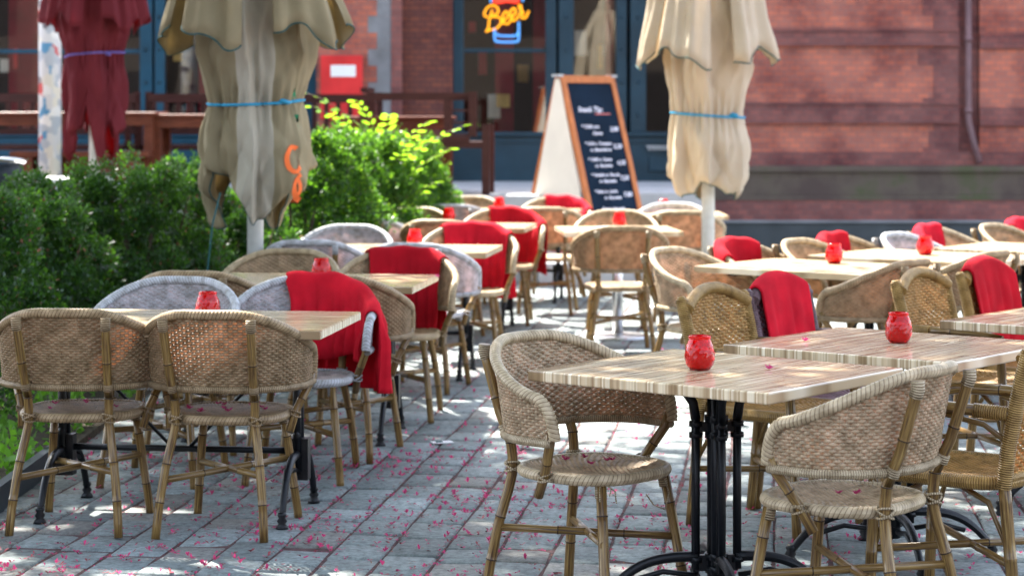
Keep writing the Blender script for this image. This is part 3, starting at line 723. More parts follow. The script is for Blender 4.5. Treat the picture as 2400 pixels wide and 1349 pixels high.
for (px, py, lab) in [(1640, 866, 'largest red glass jar, on the foreground table'), (2106, 803, 'round red glass jar on the table beside the single petal'),
    (487, 747, 'red glass jar on the nearest long table, before the grey white chair'), (753, 657, 'red glass jar on the second long table'),
    (972, 578, 'red glass jar between the grey rimmed chair and the sun flecked blanket'), (1052, 520, 'red glass jar on the fourth long table'),
    (1170, 492, 'small red glass jar on the farthest long table'), (1452, 532, 'red glass jar peeping over the square backed armchair'),
    (1555, 497, 'tiny red glass jar left of the right umbrella pole'), (1955, 617, 'red glass jar on the wide diagonal table'), (2168, 597, 'dark red glass jar before the silver grey armchair')]:
    d = .795*5000/(py-270); place(CANDLE, (px-1200)*d/5000, d, random.random()*6, lab, 'candle jar', CG, z=.7555, color=(1, 1, 1))

# ------------------------------------------------------------ blankets
def barrel_blanket(key, s0, s1, zi, zo, lab, seed=0, fold=1.0, bunch=0):
    x, y, rz = chairs[key][:3]; r = np.random.default_rng(seed); ph = r.uniform(0, 6, 6)
    n = 46; rows = []
    for i in range(n+1):
        s = s0+(s1-s0)*i/n; zt = ztop(s); row = []
        u = i/n; edge = min(u, 1-u)
        def fo(dist): return fold*min(1, dist/.12)*(.011*math.sin(s*38+ph[0]+dist*3)+.007*math.sin(s*71+ph[1]-dist*6)+.004*math.sin(s*140+ph[2]))
        zi2 = zi+.015*math.sin(s*15+ph[3]); zo2 = zo+.015*math.sin(s*12+ph[4])
        for z in np.linspace(zi2, zt-.005, 14):
            dd = zt-z; sh = .02*bunch*math.sin(dd*20+ph[5])
            row.append(shell(s+sh, min(z, zt), -.031-abs(fo(dd))-.004*math.sin(z*30+s*20)))
        for a in np.linspace(PI, 0, 9)[1:-1]:
            q = shell(s, zt); nn = (shell(s, zt, .01)-q).normalized(); row.append(q+nn*.031*math.cos(a)+Vector((0, 0, .031*math.sin(a)+.004*math.sin(s*45+ph[1]))))
        for z in np.linspace(zt-.005, zo2, 16):
            dd = zt-z; p = shell(s, max(z, .5), .032+abs(fo(dd))*1.6+.03*bunch*min(1, dd/.2)*(1+math.sin(s*17+ph[3]))); row.append(Vector((p.x, p.y, z)))
        rows.append(row)
    b = MB(); b.grid(rows); o = b.build('red_blanket', 'blanket'); o.location = (x, y, 0); o.rotation_euler = (0, 0, rz)
    m = o.modifiers.new('thickness', 'SOLIDIFY'); m.thickness = .007; m.offset = 0
    tag(o, lab, 'blanket', 'red fleece blankets on the chairs')
barrel_blanket('d', -.43, .09, .50, .36, 'crumpled red blanket hanging over the grey white armchair', 1, 1.6, .8)
barrel_blanket('h', -.22, .16, .44, .40, 'square hung red blanket on the tan armchair at the second table', 2, 1.0)
barrel_blanket('l', -.27, .17, .42, .38, 'sun flecked red blanket on the third row armchair', 3, .9)
barrel_blanket('p', -.36, .10, .42, .36, 'long dark red blanket on the fourth row armchair', 4, .8)
barrel_blanket('s', -.34, .09, .5, .36, 'small sunlit red blanket under the chalkboard', 5, .7)
barrel_blanket('z', -.2, .3, .62, .5, 'wide red blanket on the armchair beside the right umbrella pole', 6, .7)
barrel_blanket('z3', -.12, .22, .62, .5, 'small upright red blanket behind the second row candle jar', 7, .5)
barrel_blanket('z5', -.12, .26, .62, .5, 'sun bleached red blanket on the armchair behind the silver grey one', 8, .7)
barrel_blanket('z7', -.2, .2, .62, .5, 'red blanket cut by the frame edge in the back row', 9, .7)
def arch_blanket(key, s0, s1, zi, zo, lab, seed):
    x, y, rz = arch[key][:3]; r = np.random.default_rng(seed); ph = r.uniform(0, 6, 4); n = 40; rows = []
    for i in range(n+1):
        s = s0+(s1-s0)*i/n; zt = btop(max(-.2, min(.2, s)))+.008; row = []
        def fo(d): return min(1, d/.1)*(.007*math.sin(s*30+ph[0]+d*2)+.004*math.sin(s*62+ph[1]-3*d))
        for z in np.linspace(zi, zt, 14): row.append(bpanel(s, z, -.034-abs(fo(zt-z))))
        for a in np.linspace(PI, 0, 9)[1:-1]:
            q = bpanel(s, zt); row.append(q+Vector((0, -.034*math.cos(a), .036*math.sin(a))))
        for z in np.linspace(zt, zo, 14): row.append(bpanel(s, z, .034+abs(fo(zt-z))))
        rows.append(row)
    b = MB(); b.grid(rows); o = b.build('red_blanket', 'blanket'); o.location = (x, y, 0); o.rotation_euler = (0, 0, rz)
    m = o.modifiers.new('thickness', 'SOLIDIFY'); m.thickness = .009; m.offset = 0
    tag(o, lab, 'blanket', 'red fleece blankets on the chairs')
arch_blanket('A2', -.16, .17, .40, .42, 'large smooth red blanket on the purple grey wicker chair', 11)
arch_blanket('A4', -.2, .17, .40, .42, 'bright red blanket on the wicker chair at the right edge', 12)

# blossoms lying on seats and tables
def blossom():
    b = MB()
    for j in range(5):
        a = j*2*PI/5; dx, dy = math.cos(a), math.sin(a); t = .9 if j % 2 else .4
        b.add([(0, 0, .002), (dx*.010-dy*.007, dy*.010+dx*.007, .006+.006*t), (dx*.019, dy*.019, .004+.014*t), (dx*.010+dy*.007, dy*.010-dx*.007, .004+.006*t)], [(0, 1, 2, 3)])
    b.tube([(0, 0, .003), (.006, .004, .012), (.012, .004, .016)], .0016, 5); return b.build('fallen_blossom', 'blossom')
BL = blossom(); PROTO.append(BL)
def scatter_bl(key, n, lab, R_=.15, seed=0):
    x, y = chairs[key][:2]; r = np.random.default_rng(seed)
    for i in range(n):
        a = r.uniform(0, 6.28); q = R_*math.sqrt(r.random()); c = place(BL, x+q*math.cos(a), y+q*math.sin(a), r.uniform(0, 6.28), lab, 'blossom', lab.replace('pink blossom', 'blossoms'), z=.443)
        s = r.uniform(.7, 1.1); c.scale = (s, s, s)
scatter_bl('b', 10, 'pink blossom on the seat of the chair with the orange glowing back', .16, 1)
scatter_bl('a', 5, 'pink blossom on the seat of the chair at the left frame edge', .16, 2)
scatter_bl('C1', 5, 'pink blossom on the seat of the large foreground armchair', .12, 3)
scatter_bl('C2', 3, 'pink blossom on the seat of the large turned away armchair', .05, 4)
for (px, py, lab) in [(1803, 866, 'single pink blossom on the foreground table right of its jar'), (1888, 800, 'single pink blossom on the table with the round jar'), (1025, 650, 'pink blossom at the corner of the second long table')]:
    d = .795*5000/(py-270); place(BL, (px-1200)*d/5000, d, 1, lab, 'blossom', z=.7555)
b = MB(); b.box((0, 0, 0), (.10, .06, .003)); b.box((.02, .015, .003), (.05, .04, .006), 1); o = b.build('litter_packet', ['whitepaint', 'trim']); o.location = (-.37, 10.05, .004); o.rotation_euler = (0, 0, .3)
tag(o, 'flattened white and teal wrapper on the paving by a chair leg', 'wrapper')

# ------------------------------------------------------------ closed umbrellas
def interp(tab, z):
    zs = [a for a, _ in tab]; return float(np.interp(z, zs, [b for _, b in tab]))
def umbrella(name, x, y, cloth, cloth2, lab, prof, skirt, ztie, zbot, zsk, nf, rope, seed, pts=.0, pr=.047, trim='trim', prints=False, asym=0, ztoppole=3.4, hem=1.0):
    t = empty(name, (x, y, 0)); tag(t, lab, 'umbrella', 'closed cafe umbrellas'); r = np.random.default_rng(seed); ph = r.uniform(0, 6.28, 8)
    b = MB(); b.tube([(0, 0, 0), (0, 0, ztoppole)], pr, 20); b.build('pole', 'polewhite', t)
    b = MB(); b.lathe([(0, .09), (.09, .085), (.30, .06), (.34, .02), (.34, 0)], 28); b.build('base', 'curb', t)
    def zb(a): return zbot+hem*(.10*math.asin(math.sin(a*nf/2+ph[0]))+.06*math.asin(math.sin(a*3+ph[1]))+.012*math.sin(a*17))+pts*abs(math.sin(a*nf/2+ph[2]))
    def body(a, z, off=0):
        k = interp([(0, 1), (ztie-.3, 1), (ztie-.02, .45), (ztie+.02, .45), (ztie+.4, 1), (ztoppole, .4)], z)
        rr = interp(prof, z); g = math.exp(-((z-ztie)/.13)**2)
        tt = (a*nf/(2*PI)+ph[3]+.10*math.sin(z*3.1+ph[4])) % 1.0; f = (tt**1.3)*(1-smooth01((tt-.90)/.10))
        c1 = abs(math.sin(a*3+z*6.5+ph[5])); c2 = abs(math.sin(a*4.5-z*8+ph[6]))
        wr = mnoise.noise(Vector((math.cos(a)*2.2, math.sin(a)*2.2, z*2.4+ph[0]))); wr2 = 1-abs(mnoise.noise(Vector((math.cos(a)*3.5+9, math.sin(a)*3.5, z*3.2+ph[1]))))*2
        rr = rr*(1-.30*k*(1-f)+.10*wr+.05*(wr2-.6)-.05*(1-c1)**3-.05*(1-c2)**3*k)+.010*g*math.sin(a*31)+off
        return Vector((rr*math.cos(a), rr*math.sin(a), z))
    NA = 260; rows = []
    for i in range(70):
        row = []
        for j in range(NA):
            a = 2*PI*j/NA; z0 = zb(a); z = z0+(ztoppole-.05-z0)*(i/69)**1.15
            p = body(a, max(z, zbot-.1)); p.z = z
            if i < 2: p.x *= .95-.12*(1-i); p.y *= .95-.12*(1-i)
            row.append(p)
        rows.append(row)
    b = MB(); b.grid(rows, 0, True)
    # material split: every third fold paler
    for q in range(len(b.f)):
        j = q % NA; a = 2*PI*j/NA
        if math.cos(a-(-PI/2+.1)) > .93: b.m[q] = 1
    ob = b.build('canopy', [cloth, cloth2], t); s_ = ob.modifiers.new('thickness', 'SOLIDIFY'); s_.thickness = .006
    b = MB(); b.tube([rows[0][j % NA] for j in range(NA+1)], .0035, 6, closed=True, cap=False); b.build('edging', trim, ob)
    # valance skirts: separate flaps with wavy lower edge
    nfl = 5; 
    for f in range(nfl):
        a0 = -PI/2+.32+2*PI*f/nfl; a1 = a0+2*PI/nfl-.36; rows2 = []
        for i in range(16):
            row = []
            for j in range(37):
                u = j/36; a = a0+(a1-a0)*u; zl = zsk+.06*math.sin(u*5+ph[f % 8])+.03*math.sin(u*11+ph[(f+3) % 8])+asym*math.cos(a)
                z = zl+(ztoppole-.25-zl)*(i/15); rr = interp(skirt, z)*(1+.05*math.sin(a*9+ph[2]+z*1.4)+.03*math.sin(a*23+ph[3])+.10*mnoise.noise(Vector((a*1.6, z*2, ph[1])))) - .10*(1-min(1, 6*min(u, 1-u)))*interp(skirt, z)
                row.append(Vector((rr*math.cos(a), rr*math.sin(a), z)))
            rows2.append(row)
        b = MB(); b.grid(rows2); ob2 = b.build('valance', cloth, t); s_ = ob2.modifiers.new('thickness', 'SOLIDIFY'); s_.thickness = .006
        b = MB(); b.tube(rows2[0], .0045, 6); b.build('edging', trim, ob2)
    b = MB(); b.tube([body(a, ztie+.018*math.sin(a+ph[0]), .006)*1.0 for a in np.linspace(0, 2*PI, 90)], .009, 6, closed=True, cap=False)
    q = body(-.5*PI+.7, ztie, .014); b.tube([q+Vector((-.03, 0, 0)), q+Vector((0, -.012, .006)), q+Vector((.03, 0, -.004))], .014, 6)
    b.build('tie_rope', rope, t)
    if prints:
        def patch(mb, cx, cz, fn, w=.013):
            pp = [fn(k) for k in np.linspace(0, 1, 26)]; L, Rr = [], []
            for i, (u, v) in enumerate(pp):
                u2, v2 = pp[min(i+1, 25)]; u1, v1 = pp[max(i-1, 0)]; dx, dy = u2-u1, v2-v1; l = math.hypot(dx, dy)+1e-9; nx, ny = -dy/l*w, dx/l*w
                L.append(body((cx+u+nx)/.3, cz+v+ny, .006)); Rr.append(body((cx+u-nx)/.3, cz+v-ny, .006))
            mb.grid([L, Rr])
        c0 = (-PI/2+.83)*.3
        b = MB(); patch(b, c0-.0, 1.33, lambda k: (.045*math.cos(k*5.4+1), .07*math.sin(k*5.4+1)-.03)); patch(b, c0+.05, 1.14, lambda k: (.05*math.cos(k*6.4), .075*math.sin(k*6.4)))
        b.build('orange_print', 'orange_print', ob)
        b = MB(); patch(b, c0+.10, 1.53, lambda k: (.05*k, -.16*k+.03*math.sin(k*7)), .022); patch(b, c0+.05, 1.68, lambda k: (.06*k, .05*math.sin(k*4)), .018)
        b.build('green_print', 'green_print', ob)
    return t
umbrella('closed_umbrella', -1.48, 12.3, 'canvas', 'canvas_grey', 'weathered beige umbrella with grey front pleat, green piping and orange print', [(.9, .27), (1.12, .385), (1.35, .37), (1.62, .29), (1.9, .385), (2.4, .36), (3.35, .07)],
         [(1.8, .585), (2.1, .54), (2.7, .37), (3.3, .08)], 1.625, 1.07, 1.99, 7, 'rope', 3, asym=0.0, prints=True, hem=.85)
umbrella('closed_umbrella', 1.425, 15.5, 'canvas_pale', 'canvas_pale', 'pale cream umbrella on white pole in front of the brick wall', [(.9, .25), (1.1, .33), (1.35, .32), (1.55, .265), (1.9, .35), (2.5, .33), (3.35, .07)],
         [(1.8, .51), (2.1, .475), (2.7, .35), (3.3, .08)], 1.55, 1.02, 1.95, 7, 'rope', 5, hem=.45)
umbrella('closed_umbrella', -3.33, 17.0, 'canvas_red', 'canvas_red', 'wine red umbrella with purple strap above the hedge', [(1.2, .27), (1.5, .27), (1.8, .27), (2.03, .235), (2.3, .33), (2.8, .3), (3.35, .07)],
         [(2.0, .44), (2.3, .42), (2.8, .32), (3.3, .08)], 2.03, 1.55, 2.28, 6, 'rope_purple', 8, pts=-.25, pr=.04, trim='canvas_red')
b = MB(); b.tube([(-1.62, 11.85, 1.12), (-1.66, 11.83, .95), (-1.70, 11.8, .55), (-1.72, 11.8, .45), (-1.70, 11.82, .3), (-1.72, 11.85, .02)], .0045, 6); o = b.build('hanging_rope', 'trim')
tag(o, 'thin dark teal rope hanging below the weathered beige umbrella', 'rope')

# ------------------------------------------------------------ vegetation
def leafcloud(cent, normals, L, W, jitter=.45, quad=True):
    n = len(cent); d = normals+rng.normal(size=(n, 3))*jitter; d /= np.linalg.norm(d, axis=1)[:, None]
    r = rng.normal(size=(n, 3)); s = np.cross(d, r); s /= np.linalg.norm(s, axis=1)[:, None]
    l = (L*rng.uniform(.6, 1.2, n))[:, None]; ww = (W*rng.uniform(.7, 1.2, n))[:, None]; up = np.cross(s, d)
    v = np.stack([cent, cent+d*l*.5+s*ww/2+up*ww*.2, cent+d*l, cent+d*l*.5-s*ww/2+up*ww*.2], 1).reshape(-1, 3)
    return v, np.arange(4*n).reshape(-1, 4)
def shrub_mesh(name, w, h, nl, nleaf, mat, L=.028, W=.018, seed=0):
    global rng
    rng = np.random.default_rng(seed); lob = []
    th = rng.uniform(0, 6.28)
    for i in range(nl):
        z = h*(.18+.82*rng.random()**.75); k = 1-.42*(z/h)**2.2; a = rng.uniform(0, 6.28); q = w*.5*rng.random()**.33*k if z < h*.8 else w*.5*math.sqrt(rng.random())*k
        lob.append((q*math.cos(a), q*math.sin(a), z-.1, rng.uniform(.07, .125)*(1 if z < h*.75 else .75), rng.uniform(1.1, 1.6)*(1 if z < h*.75 else 1.35)))
    cs, ns = [], []; per = nleaf//nl
    for (x, y, z, r, el) in lob:
        u = rng.normal(size=(per, 3)); u /= np.linalg.norm(u, axis=1)[:, None]; u[:, 2] = np.abs(u[:, 2])*1.0-.35*(rng.random(per) < .3)
        bump = 1+.22*np.sin(u[:, 0]*9+x*20)*np.sin(u[:, 1]*9+y*20)+.15*np.sin(u[:, 2]*13)
        rad = r*bump*rng.uniform(.72, 1.05, per)
        p = u*rad[:, None]; p[:, 2] *= el; p += [x, y, z]; cs.append(p); nn = u.copy(); nn[:, 2] += .5; ns.append(nn)
    v, f = leafcloud(np.concatenate(cs), np.concatenate(ns), L, W, .8); v[:, 2] = np.maximum(v[:, 2], .06)
    return v, f
def stems(h, n=9, w=.25, r=.012):
    b = MB()
    for i in range(n):
        a = i*2.4; b.tube([(.05*math.cos(a), .05*math.sin(a), -.02), (w*.5*math.cos(a), w*.5*math.sin(a), h*.45), (w*math.cos(a+.3), w*math.sin(a+.3), h*.85)], [r*1.4, r, r*.4], 6, 0)
    return b
SHR = []
for k, (wd, hh) in enumerate([(1.0, 1.18), (.9, 1.05), (1.1, 1.28)]):
    t = empty('yew_shrub'); v, f = shrub_mesh('yew', wd, hh, 105, 32000, 'leaf_yew', seed=20+k); npmesh('foliage', v, f, ['leaf_yew', 'leaf_yew_bright', 'brownbit'], t, mi=rng.choice([0, 1, 2], len(f), p=[.84, .14, .02])); stems(hh, 5).build('stem', 'bark', t); SHR.append(t); PROTO.append(t)
t = empty('yew_shrub'); v, f = shrub_mesh('yew', 1.25, 1.42, 150, 52000, 'leaf_yew', seed=31); npmesh('foliage', v, f, ['leaf_yew', 'leaf_yew_bright', 'leaf_bright'], t, mi=rng.choice([0, 1, 2], len(f), p=[.35, .57, .08])); stems(1.4, 5).build('stem', 'bark', t); SHR.append(t); PROTO.append(t)
rng = np.random.default_rng(99)
hedge = [(-2.75, 10.6, 0, 'dark yew shrub cut by the left frame edge'), (-2.62, 11.9, 1, 'dark yew shrub second from the left frame edge'), (-2.2, 12.9, 2, 'tall tipped yew shrub in front of the red umbrella'),
 (-2.75, 12.9, 0, 'yew shrub behind the others below the white table'), (-1.75, 13.6, 1, 'sunlit yew shrub just left of the beige umbrella'), (-2.3, 14.2, 2, 'sunlit yew shrub behind the tall tipped one'), (-1.45, 14.6, 3, 'tall yew shrub right of the beige umbrella'),
 (-1.75, 15.9, 0, 'yew shrub behind the umbrella pole near the terrace'), (-1.2, 16.0, 3, 'bright yew shrub below the leafy sapling'), (-1.0, 17.3, 3, 'last yew shrub of the hedge by the brown bench'), (-1.5, 17.6, 0, 'yew shrub against the terrace beneath the red notice box')]
for (x, y, k, lab) in hedge:
    c = place(SHR[k], x, y, random.uniform(0, 6), lab, 'shrub', 'yew shrubs forming the hedge'); s = random.uniform(.94, 1.06); c.scale = (s, s, s)
def sapling():
    t = empty('leafy_sapling', (-.98, 16.3, 0)); tag(t, 'bright yellow green sapling with long feathered leaves above the hedge', 'sapling')
    r = np.random.default_rng(5); b = MB(); V = []; st = MB()
    tips = [(-.55, -.1, 1.62), (-.35, -.3, 1.56), (.05, -.2, 1.55), (.35, -.3, 1.50), (.62, -.2, 1.47), (.30, -.4, 1.36), (.52, -.3, 1.30), (.25, -.35, 1.12), (.40, -.4, 1.05), (-.6, .1, 1.72), (-.2, -.2, 1.66), (.15, -.5, 1.25)]
    for k, tp in enumerate(tips):
        tp = Vector(tp); bs = Vector((tp.x*.25, tp.y*.2, tp.z-.28)); mid = (bs+tp)/2+Vector((0, 0, .07)); pts = [bs.lerp(mid, u)*(1-u)+mid.lerp(tp, u)*u for u in np.linspace(0, 1, 12)]
        st.tube([(0, 0, 0), (bs.x*.4, bs.y*.4, bs.z*.6), bs], [.014, .01, .006], 6); st.tube(pts, .003, 5)
        for i in range(1, 12, 2):
            p = pts[i]; d = (pts[min(i+1, 11)]-pts[i-1]).normalized(); sd_ = d.cross(Vector((0, 0, 1))).normalized()
            for sg in (-1, 1):
                L = .092*(1-.4*abs(i/11-.5)); q = (sd_*sg*.8+d*.45+Vector((0, 0, r.uniform(-.45, .15)))).normalized(); wv = d*.019
                b.add([p, p+q*L*.4+wv, p+q*L*.75+wv*.8, p+q*L, p+q*L*.75-wv*.8, p+q*L*.4-wv], [(0, 1, 2, 3, 4, 5)])
    b.build('leaves', 'leaf_bright', t); st.build('stem', 'bark', t)
sapling()
# planting bed with low cover
b = MB(); b.box((-6, 7.4, -.015), (-2.02, 18.6, .03)); o = b.build('planting_bed', 'soil'); tag(o, kind='structure')
b = MB(); b.box((-2.04, 7.4, -.02), (-2.0, 9.4, .10)); o = b.build('bed_edging', 'curb'); tag(o, 'dark steel edging of the planting bed by the left chairs', 'edging')
n = 5200; y_ = rng.uniform(7.6, 16, n); x_ = -2.05-rng.random(n)**1.5*1.3; keep = (np.sin(x_*7)+np.sin(y_*5+x_*3) > -.8)
cen = np.stack([x_, y_, .03+.10*rng.random(n)], 1)[keep]; nn = np.tile([0, 0, .7], (len(cen), 1))
v, f = leafcloud(cen, nn, .05, .035, .9); o = npmesh('ground_cover', v, f, ['leaf_low']); tag(o, 'low green weeds growing in the bed under the hedge', 'ground cover', kind='stuff')
# chestnut trees overhead (outside the frame, they throw the dappled shade)
def big_tree(x, y, cx, cy, cz, rx, ry, rz_, ncl, nleaf, lab, seed, name='chestnut_tree'):
    t = empty(name, (x, y, 0)); tag(t, lab, 'tree'); r = np.random.default_rng(seed)
    ox, oy = cx-x, cy-y; b = MB(); b.tube([(0, 0, -.05), (.05, 0, 1.2), (ox*.1, oy*.1, 3.2), (ox*.4, oy*.4, 5.2), (ox*.8, oy*.8, cz)], [.28, .22, .19, .14, .05], 14)
    for k in range(9):
        a = k*2.4; b.tube([(ox*.15, oy*.15, 3.3+.2*k*.4), (ox*.6+rx*.4*math.cos(a), oy*.6+ry*.4*math.sin(a), cz-.7), (ox+rx*.8*math.cos(a), oy+ry*.8*math.sin(a), cz)], [.1, .06, .02], 8)
    b.build('trunk', 'bark', t); cs = []; per = nleaf//ncl
    for k in range(ncl):
        a = r.uniform(0, 6.28); q = math.sqrt(r.random()); c = np.array([ox+rx*q*math.cos(a), oy+ry*q*math.sin(a), cz+rz_*r.uniform(-1, 1)*math.sqrt(1-q*q*.8)])
        u = r.normal(size=(per, 3))*[.42, .42, .26]; cs.append(c+u)
    c = np.concatenate(cs); c = c[np.all([np.linalg.norm(np.cross(c+[x, y, 0]-[gx, gy, gz], np.array(sv)), axis=1) > gr for gx, gy, gz, gr in SUN_GAPS], axis=0)]; n_ = np.tile([0, 0, -.2], (len(c), 1)); v, f = leafcloud(c, n_, .22, .11, 1.0); npmesh('crown', v, f, ['leaf_tree'], t)
SUN_GAPS = [(-1.12, 7.75, .72, .27), (-1.42, 7.85, .68, .2), (-1.4, 8.2, 0, .26), (-1.75, 7.9, 0, .12), (-1.15, 7.75, 0, .16)]  # holes cut through the crowns so sun patches fall on chairs and paving
big_tree(-6.2, 11.5, -3.2, 9.6, 7.2, 6.2, 4.6, 1.6, 270, 42000, 'chestnut tree whose crown shades the nearest tables', 1)
big_tree(-7.4, 5.2, -3.6, 4.8, 5.6, 2.9, 2.6, 1.1, 90, 11000, 'unseen low chestnut tree added to darken the left foreground', 3)  # crown added out of view to hold skylight off the left foreground
big_tree(-7.2, 16, -6.0, 15.3, 7.0, 2.6, 2.8, 1.3, 70, 8000, 'smaller chestnut tree shading the left end of the hedge', 2)

# ------------------------------------------------------------ terrace, steps, furniture
b = MB(); b.box((-12, 19.9, -.02), (.25, 24.6, .8)); o = b.build('terrace', 'step'); tag(o, kind='structure')
b = MB(); b.box((.25, 20.6, -.02), (1.95, 24.6, .8)); b.box((.25, 19.7, -.02), (1.95, 20.6, .45)); b.box((.25, 19.2, -.02), (1.95, 19.7, .22)); o = b.build('terrace_steps', 'step', bevel=.01); tag(o, kind='structure')
def wood_table(x, y, w, d, h, z, lab, rz=0):
    t = empty('wooden_table', (x, y, z), rz); tag(t, lab, 'table', 'red brown wooden terrace tables')
    b = MB()
    for k in range(5): b.box((-w/2, -d/2+k*d/5+.004, h-.035), (w/2, -d/2+(k+1)*d/5-.004, h))
    b.build('table_top', 'redwood', t, .016)
    b = MB(); b.box((-w/2+.05, -d/2+.04, h-.13), (w/2-.05, -d/2+.07, h-.037)); b.build('apron', 'redwood', t); b = MB(); b.box((-w/2+.05, d/2-.07, h-.13), (w/2-.05, d/2-.04, h-.037)); b.build('apron', 'redwood', t)
    for sx in (-1, 1):
        for sy in (-1, 1):
            b = MB(); b.box((sx*(w/2-.09)-.045, sy*(d/2-.10)-.04, 0), (sx*(w/2-.09)+.045, sy*(d/2-.10)+.04, h-.037)); b.build('leg', 'redwood', t)
def wood_bench(x, y, w, z, lab, rz=0, mat='darkwood', slats=True, seat=True, grp='dark wooden terrace benches'):
    t = empty('wooden_bench', (x, y, z), rz); tag(t, lab, 'bench', grp)
    b = MB(); b.box((-w/2, -.24, .40), (w/2, .24, .45)); b.build('seat', mat, t, .004)
    b = MB(); b.box((-w/2, .24, .88), (w/2, .28, .97)); b.box((-w/2, .245, .55), (w/2, .275, .61))
    n = int(w/.12)
    for k in range(n): b.box((-w/2+(k+.3)*w/n, .25, .611), (-w/2+(k+.7)*w/n, .27, .879))
    b.build('backrest', mat, t)
    for sx in (-1, 1):
        b = MB(); b.box((sx*w/2-.03, -.24, 0), (sx*w/2+.03, -.18, .67)); b.box((sx*w/2-.03, .282, 0), (sx*w/2+.03, .342, .99)); b.build('leg', mat, t)
        b = MB(); b.box((sx*w/2-.04, -.27, .672), (sx*w/2+.04, .28, .71)); b.build('armrest', mat, t)
wood_table(-4.3, 20.5, 1.9, .75, .78, .8, 'sunlit red brown wooden table left of the red umbrella pole')
wood_table(-2.85, 20.6, 1.25, .75, .76, .8, 'red brown wooden table between the red and the beige umbrella')
wood_table(-1.1, 21.0, 1.1, .8, .74, .8, 'red brown wooden table behind the leafy sapling')
wood_bench(-4.6, 21.6, 1.5, .8, 'dark wooden bench behind the sunlit table and the sticker column')
wood_bench(-3.05, 21.7, 1.4, .8, 'dark wooden bench before the blue window post')
wood_bench(-1.9, 22.3, 1.0, .8, 'dark wooden bench under the red notice box')
b = MB(); t = empty('low_wooden_bench', (-4.05, 20.1, .8)); tag(t, 'low red brown wooden bench in front of the sunlit terrace table', 'bench')
b.box((-.65, -.15, .36), (.65, .15, .41)); b.build('seat', 'redwood', t, .004)
for sx in (-1, 1):
    b = MB(); b.box((sx*.5-.06, -.13, 0), (sx*.5+.06, .13, .359)); b.build('leg', 'redwood', t)
b = MB(); b.box((-.62, .02, .12), (.62, .05, .358)); b.build('apron', 'redwood', t)
# large slatted armchair beside the doorway (brown frame with three slots)
def big_armchair(x, y, z, rz, lab):
    t = empty('wooden_garden_chair', (x, y, z), rz); tag(t, lab, 'chair')
    w = .62; hh = .96
    b = MB(); b.box((-w, -.30, .44), (w-.06, .28, .50)); b.build('seat', 'darkwood', t, .004)
    for (sx, sy, h1) in ((-1, -1, hh-.03), (1, -1, .66), (-1, 1, hh), (1, 1, .66)):
        b = MB(); xx = -w if sx < 0 else w-.08; b.box((xx, sy*.28-.035, 0), (xx+.07, sy*.28+.035, h1)); b.build('leg', 'darkwood', t)
    b = MB(); b.box((-w+.07, -.315, hh-.07), (w-.2, -.25, hh)); b.box((-w, -.25, hh+.002), (-w+.07, .25, hh+.05)); b.box((w-.205, -.33, .55), (w-.13, -.26, hh+.01)); b.box((w-.44, -.32, .55), (w-.37, -.27, hh-.07))
    for k in range(4): b.box((w-.37, -.315, .555+k*.115), (w-.205, -.28, .575+k*.115))
    b.box((-w+.07, -.315, .50), (w-.2, -.26, .548)); b.build('backrest', 'darkwood', t)
big_armchair(-.80, 20.4, .8, R(-4), 'dark brown wooden armchair with slotted side beside the shop window')
# pale topped standing table and black chair behind the hedge
t = empty('standing_table', (-3.35, 15.9, 0)); tag(t, 'sun bleached white topped table behind the hedge at left', 'table')
b = MB(); b.box((-.30, -.32, 1.05), (.32, .32, 1.085)); b.build('table_top', 'whitepaint', t, .004); b = MB(); b.tube([(0, 0, .02), (0, 0, 1.049)], .03, 12); b.build('pedestal', 'iron', t); b = MB(); b.lathe([(0, .03), (.25, .02), (.26, 0)], 20); b.build('base', 'iron', t)
t = empty('black_chair', (-3.85, 15.7, 0), R(-20)); tag(t, 'black cast metal chair with silver rim at the left edge behind the hedge', 'chair')
b = MB(); b.lathe([(0, .70), (.21, .705), (.22, .69), (0, .68)], 20); b.build('seat', 'blackplastic', t)
b = MB(); b.grid([[Vector((.26*math.sin(a), .02-.24*math.cos(a), z)) for a in np.linspace(-1.7, 1.7, 15)] for z in (.82, .95, 1.10, 1.2)]); ob = b.build('backrest', 'blackplastic', t); ob.modifiers.new('thickness', 'SOLIDIFY').thickness = .02
b = MB(); b.tube([(.27*math.sin(a), .02-.25*math.cos(a), 1.215+.02*math.cos(a)) for a in np.linspace(-1.7, 1.7, 15)], .018, 8); b.build('rim', 'steel', t)
for k in range(4):
    a = PI/4+k*PI/2; b = MB(); b.tube([(.17*math.cos(a), .17*math.sin(a), .69), (.24*math.cos(a), .24*math.sin(a), 0)], .012, 8); b.tube([(.17*math.cos(a), .17*math.sin(a), .69), (.26*math.cos(a), .22*math.sin(a), .85)], .012, 8); b.build('leg', 'steel', t)
